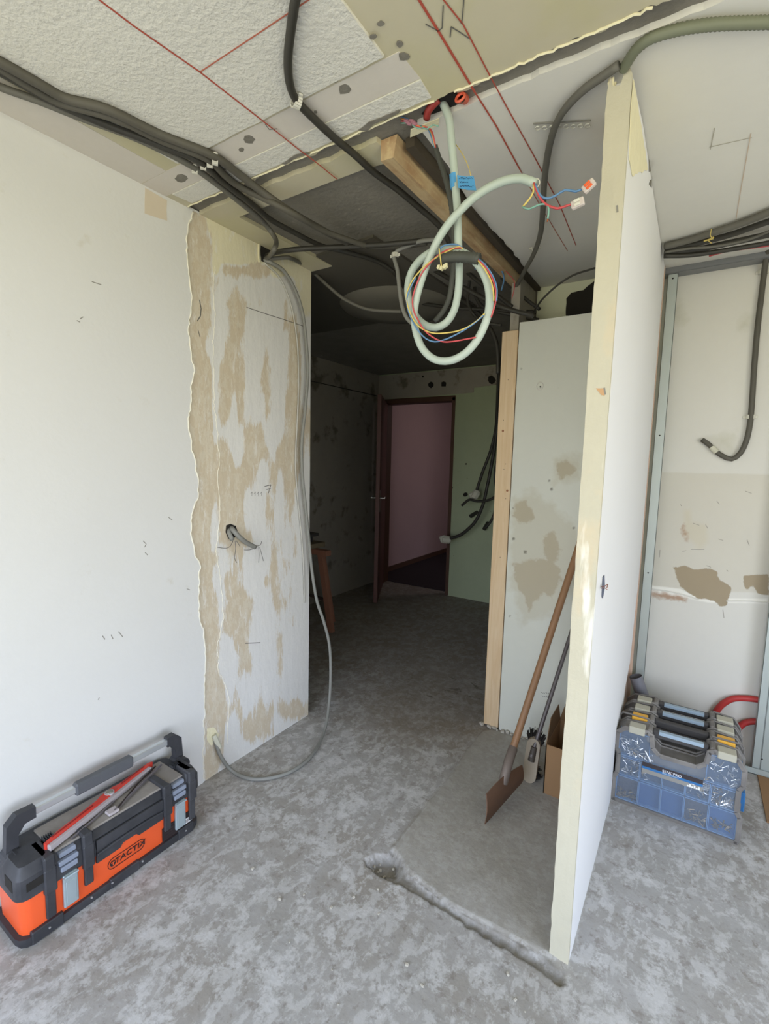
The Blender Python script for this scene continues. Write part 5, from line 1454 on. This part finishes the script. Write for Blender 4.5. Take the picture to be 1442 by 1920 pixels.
def make_case(x, y, z, lean, label, latch='cs_beige', front=False, group='small-parts cases standing in a row'):
    t_ = empty('parts_case', (x, y, z), label, 'organizer case', group, (lean, 0, 0))
    bpy.context.view_layer.update()
    def B(mb, name, m, par=None, sm=False):
        return mb.build(name, M[m], par or t_, local=True, smooth=sm)
    body = MB()
    body.prism([(a, .030 if front else .004, b) for a, b in out_l], (0, Dc - .034 if front else Dc - .008, 0))
    B(body, 'case_body', 'cs_grey' if front else 'cs_dark')
    # raised rim round the front and back edge
    rim_ = MB()
    pl_ = [Vector((a, .006, b)) for a, b in out_l]
    rim_.tube(pl_ + [pl_[0]], .006, 6, smooth=False)
    pl_ = [Vector((a, Dc - .004, b)) for a, b in out_l]
    rim_.tube(pl_ + [pl_[0]], .005, 6, smooth=False)
    B(rim_, 'rim', 'cs_grey')
    if front:
        # side frame between rim and body
        fr_ = MB()
        n_ = len(out_l)
        for i in range(n_):
            a_, b_ = Vector((out_l[i][0], 0, out_l[i][1])), Vector((out_l[(i + 1) % n_][0], 0, out_l[(i + 1) % n_][1]))
            dd_ = (b_ - a_).normalized()
            nin = Vector((-dd_.z, 0, dd_.x))
            fr_.prism([a_, b_, b_ + nin * .012, a_ + nin * .012], (0, .034, 0))
        B(fr_, 'case_frame', 'cs_grey')
    hnd = MB()
    hnd.box((.13, .022, .318), (.328, .052, .350), .005)
    ho = B(hnd, 'handle', 'cs_dark')
    if latch != 'cs_yellow':
        B(MB().box((.155, .0205, .336), (.31, .0225, .345)).box((.155, .0205, .345), (.31, .040, .3505)), 'handle_strip', 'cs_strip', ho)
    for lx in (.045, .355):
        lo2 = B(MB().box((lx, -.004, .322), (lx + .06, .006, .346), .003).box((lx, -.004, .340), (lx + .06, .050, .352), .003), 'latch', latch)
    for lx in (.112, .33):
        B(MB().box((lx, .008, .296), (lx + .02, .07, .352), .005), 'hinge_block', 'cs_grey')
    for lx in (.05, .19, .33):
        B(MB().box((lx, .03, -.0), (lx + .05, .06, .006), .001), 'foot', 'cs_dark')
    if front:
        zs_ = [(.014, .118), (.124, .205)]
        cols = [.012, .098, .180, .262, .345, .436]
        for r_i, (za, zb_) in enumerate(zs_):
            for c_i in range(5):
                xa, xb = cols[c_i] + .001, cols[c_i + 1] - .001
                bn = MB()
                bn.box((xa, .026, za), (xb, .030, zb_))
                bn.box((xa, .006, za), (xa + .0022, .028, zb_))
                bn.box((xb - .0022, .006, za), (xb, .028, zb_))
                bn.box((xa, .006, za), (xb, .028, za + .0022))
                bn.box((xa, .006, zb_ - .0022), (xb, .028, zb_))
                bo_ = B(bn, 'bin', 'cs_div')
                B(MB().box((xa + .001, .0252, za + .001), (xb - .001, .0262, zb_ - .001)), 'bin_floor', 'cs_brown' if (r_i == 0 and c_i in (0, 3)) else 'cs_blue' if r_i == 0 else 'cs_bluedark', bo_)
        for xa, xb in ((.012, .128), (.325, .436)):
            bn = MB()
            za, zb_ = .211, .325
            bn.box((xa, .026, za), (xb, .030, zb_)).box((xa, .006, za), (xa + .0022, .028, zb_)).box((xb - .0022, .006, za), (xb, .028, zb_)).box((xa, .006, za), (xb, .028, za + .0022)).box((xa, .006, zb_ - .0022), (xb, .028, zb_))
            bo_ = B(bn, 'bin', 'cs_div')
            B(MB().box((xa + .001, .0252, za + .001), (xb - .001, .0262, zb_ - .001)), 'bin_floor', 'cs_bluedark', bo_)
        for m_, n_, areas in (('bits', 330, ((.016, .10, .215, .30), (.34, .43, .215, .30), (.03, .13, .13, .20), (.27, .42, .13, .20), (.35, .43, .125, .16), (.10, .14, .17, .25), (.31, .34, .15, .2))), ('bits2', 150, ((.05, .12, .15, .24), (.30, .43, .13, .22), (.27, .34, .02, .07), (.015, .09, .02, .06), (.36, .42, .03, .06)))):
            bt = MB()
            for k_ in range(n_):
                xa, xb, za, zb_ = random.choice(areas)
                p_ = Vector((random.uniform(xa, xb), random.uniform(.010, .022), random.uniform(za, zb_)))
                d_ = Vector((random.uniform(-1, 1), random.uniform(-.2, .2), random.uniform(-1, 1))).normalized() * random.uniform(.008, .026)
                r_ = random.uniform(.0014, .0032)
                bt.cyl(p_ - d_ * .5, p_ + d_ * .5, r_, r_ * .7, 5)
            tag(B(bt, 'screws', m_), kind='stuff')
        cv = MB()
        inner = [(min(max(a, .008), Wc - .008), min(max(b, .008), .336)) for a, b in out_l]
        cv.prism([(a, .002, b) for a, b in inner], (0, .0022, 0))
        B(cv, 'clear_cover', 'cs_cover')
        for a_ in ([(.05, .10), (.28, .24), (.30, .235)],):
            pass
        lab_ = MB().box((.105, -.0006, .168), (.318, .0012, .214))
        lo3 = B(lab_, 'label_panel', 'lab_grey')
        B(MB().box((.105, -.0012, .196), (.318, -.0004, .214)), 'label_dark_band', 'lab_dark', lo3)
        B(MB().box((.105, -.0012, .186), (.318, -.0004, .196)), 'label_blue_band', 'lab_blue', lo3)
        Mw = world_of(t_)
        text_mesh('SENCPRO', .0155, M['white_print'], lo3, Mw @ Matrix(((1, 0, 0, .212), (0, 0, -1, -.0016), (0, 1, 0, .2005), (0, 0, 0, 1))) , .0004, 'label_lettering')
        B(MB().box((.178, -.0016, .1895), (.236, -.0010, .1925)), 'label_underline', 'cs_strip', lo3)
        pic = MB()
        for k_ in range(6):
            pic.box((.266 + k_ * .0075, -.0012, .170), (.272 + k_ * .0075, -.0004, .176 + .006 * (k_ % 2)))
        pic.box((.28, -.0012, .184), (.29, -.0004, .187))
        B(pic, 'label_pictogram', 'white_print', lo3)
        B(MB().tube([(.112, -.001, .262), (.135, -.001, .225)], .0028, 6, smooth=False), 'painted_highlight', 'white_print')  # glint on the clear cover, painted as a white stroke
    return t_
random.seed(11)
cyl_ = [(-.190, 2.468, 0, 'rearmost grey organizer case of the row by the partition'), (-.192, 2.372, 0, 'third organizer case from the front, beige latches, behind the yellow-latched one')]
make_case(-.195, 2.182, .001, math.radians(-1), 'front organizer case of the row, clear cover showing blue bins of screws', front=True)
c2 = make_case(-.194, 2.277, .001, math.radians(-1), 'second organizer case of the row, the one with two amber yellow latches', 'cs_yellow')
for x_a, x_b in ((.0, .12), (.33, .444)):
    MB().tube([(x_a, .008, .27), (x_a, .004, .34), (x_a + .008, .002, .357), (x_b - .008, .002, .357), (x_b, .004, .34), (x_b, .008, .30)], .0035, 6, smooth=False).build('wire_bail', M['cs_grey'], c2, local=True)
MB().box((.44, .02, .07), (.466, .07, .15), .004).build('side_latch', M['lab_blue'], c2, local=True)
def dup(root, loc, label):
    r = root.copy()
    C.objects.link(r)
    r.location = loc
    r['label'] = label
    for ch in [o_ for o_ in bpy.data.objects if o_.parent == root]:
        c_ = ch.copy()
        C.objects.link(c_)
        c_.parent = r
        for g in [o_ for o_ in bpy.data.objects if o_.parent == ch]:
            d_ = g.copy()
            C.objects.link(d_)
            d_.parent = c_
    return r
c3 = make_case(-.192, 2.372, .001, math.radians(-1), 'third organizer case from the front, beige latches, behind the amber-latched one')
c4 = dup(c3, (-.190, 2.467, .001), 'rearmost organizer case of the row, nearest the back wall')

# red hose, grey pipe end, cardboard scrap
M['hose'] = mat('red_hose', (176, 48, 46), .5, var=[(20, .08, I3)])
hz_ = [(.17, 2.822, .12), (.175, 2.822, .20), (.195, 2.822, .265), (.235, 2.822, .315), (.280, 2.822, .335), (.34, 2.822, .345), (.42, 2.822, .345)]
tag(MB().tube(hz_, .0145, 12).build('red_hose', M['hose'], smooth='all'), 'upper red hose arching out from behind the right-hand stud', 'hose')
hz_ = [(.262, 2.822, .02), (.265, 2.822, .12), (.275, 2.822, .175), (.30, 2.822, .215), (.34, 2.822, .235), (.42, 2.822, .24)]
tag(MB().tube(hz_, .0145, 12).build('red_hose', M['hose'], smooth='all'), 'lower red hose bending down beside the right-hand stud', 'hose')
gp = MB()
pa, pb = Vector((-.172, 2.66, .385)), Vector((-.06, 2.68, .10))
d_ = (pb - pa).normalized()
gp.cyl(pa, pb, .03, .03, 18, cap=False).cyl(pa + d_ * .002, pb, .026, .026, 18, cap=False)
gpo = tag(gp.build('drain_pipe', mat('grey_pvc_pipe', (112, 112, 118), .5), smooth=True), 'grey plastic pipe end leaning behind the organizer cases', 'pipe')
MB().cyl(pa + d_ * .03, pa + d_ * .032, .0262, .0262, 16).build('pipe_shadow_plug', M['hole'], gpo)
tag(MB().box((.36, 2.40, 0), (.75, 2.76, .006), .001, Matrix.Translation((0, 0, 0))).build('cardboard_sheet', M['card']), 'flat brown cardboard sheet on the floor by the right-hand stud', 'cardboard')

# ================================================================== sawhorse in the corridor
M['redwood'] = mat('reddish_sawhorse_wood', (150, 104, 82), .7, var=[(10, .12, (1, 1, .2))])
swh = empty('sawhorse', (-2.8, 3.02, 0), 'reddish wooden sawhorse half hidden behind the wall in the corridor', 'sawhorse')
MB().box((-3.08, 2.97, .655), (-2.462, 3.03, .70), .003).build('beam', M['redwood'], swh)
def bar(p, q_, w_, h_):
    p, q_ = Vector(p), Vector(q_)
    d_ = (q_ - p).normalized()
    x_ = Vector((1, 0, 0))
    y_ = d_.cross(x_).normalized()
    x_ = y_.cross(d_)
    return MB().prism([p + x_ * (w_ / 2) + y_ * (h_ / 2), p - x_ * (w_ / 2) + y_ * (h_ / 2), p - x_ * (w_ / 2) - y_ * (h_ / 2), p + x_ * (w_ / 2) - y_ * (h_ / 2)], q_ - p)
for p, q_ in (((-2.535, 2.98, .69), (-2.462, 3.045, 0)), ((-2.56, 3.02, .69), (-2.62, 3.25, 0)), ((-3.0, 2.97, .69), (-3.04, 2.78, 0)), ((-3.0, 3.03, .69), (-3.04, 3.24, 0))):
    bar(p, q_, .05, .032).build('leg', M['redwood'], swh)
bar((-2.49, 3.03, .27), (-3.03, 3.10, .27), .03, .015).build('stretcher', mat('dark_stretcher', (70, 56, 50), .7), swh)
tag(MB().box((-3.09, 2.90, .702), (-2.60, 3.12, .742), .003).build('wood_plank', mat('dull_plank', (128, 116, 92), .8, var=[(10, .1, I3)])), 'dull short plank resting on top of the sawhorse', 'plank')
tag(MB().box((-3.05, 2.94, .800), (-2.62, 3.06, .824), .003).box((-3.0, 2.95, .743), (-2.95, 3.05, .801)).box((-2.72, 2.95, .743), (-2.68, 3.05, .801)).build('dark_bar', M['cs_dark']), 'small dark bar on feet, on the plank over the sawhorse', 'tool')
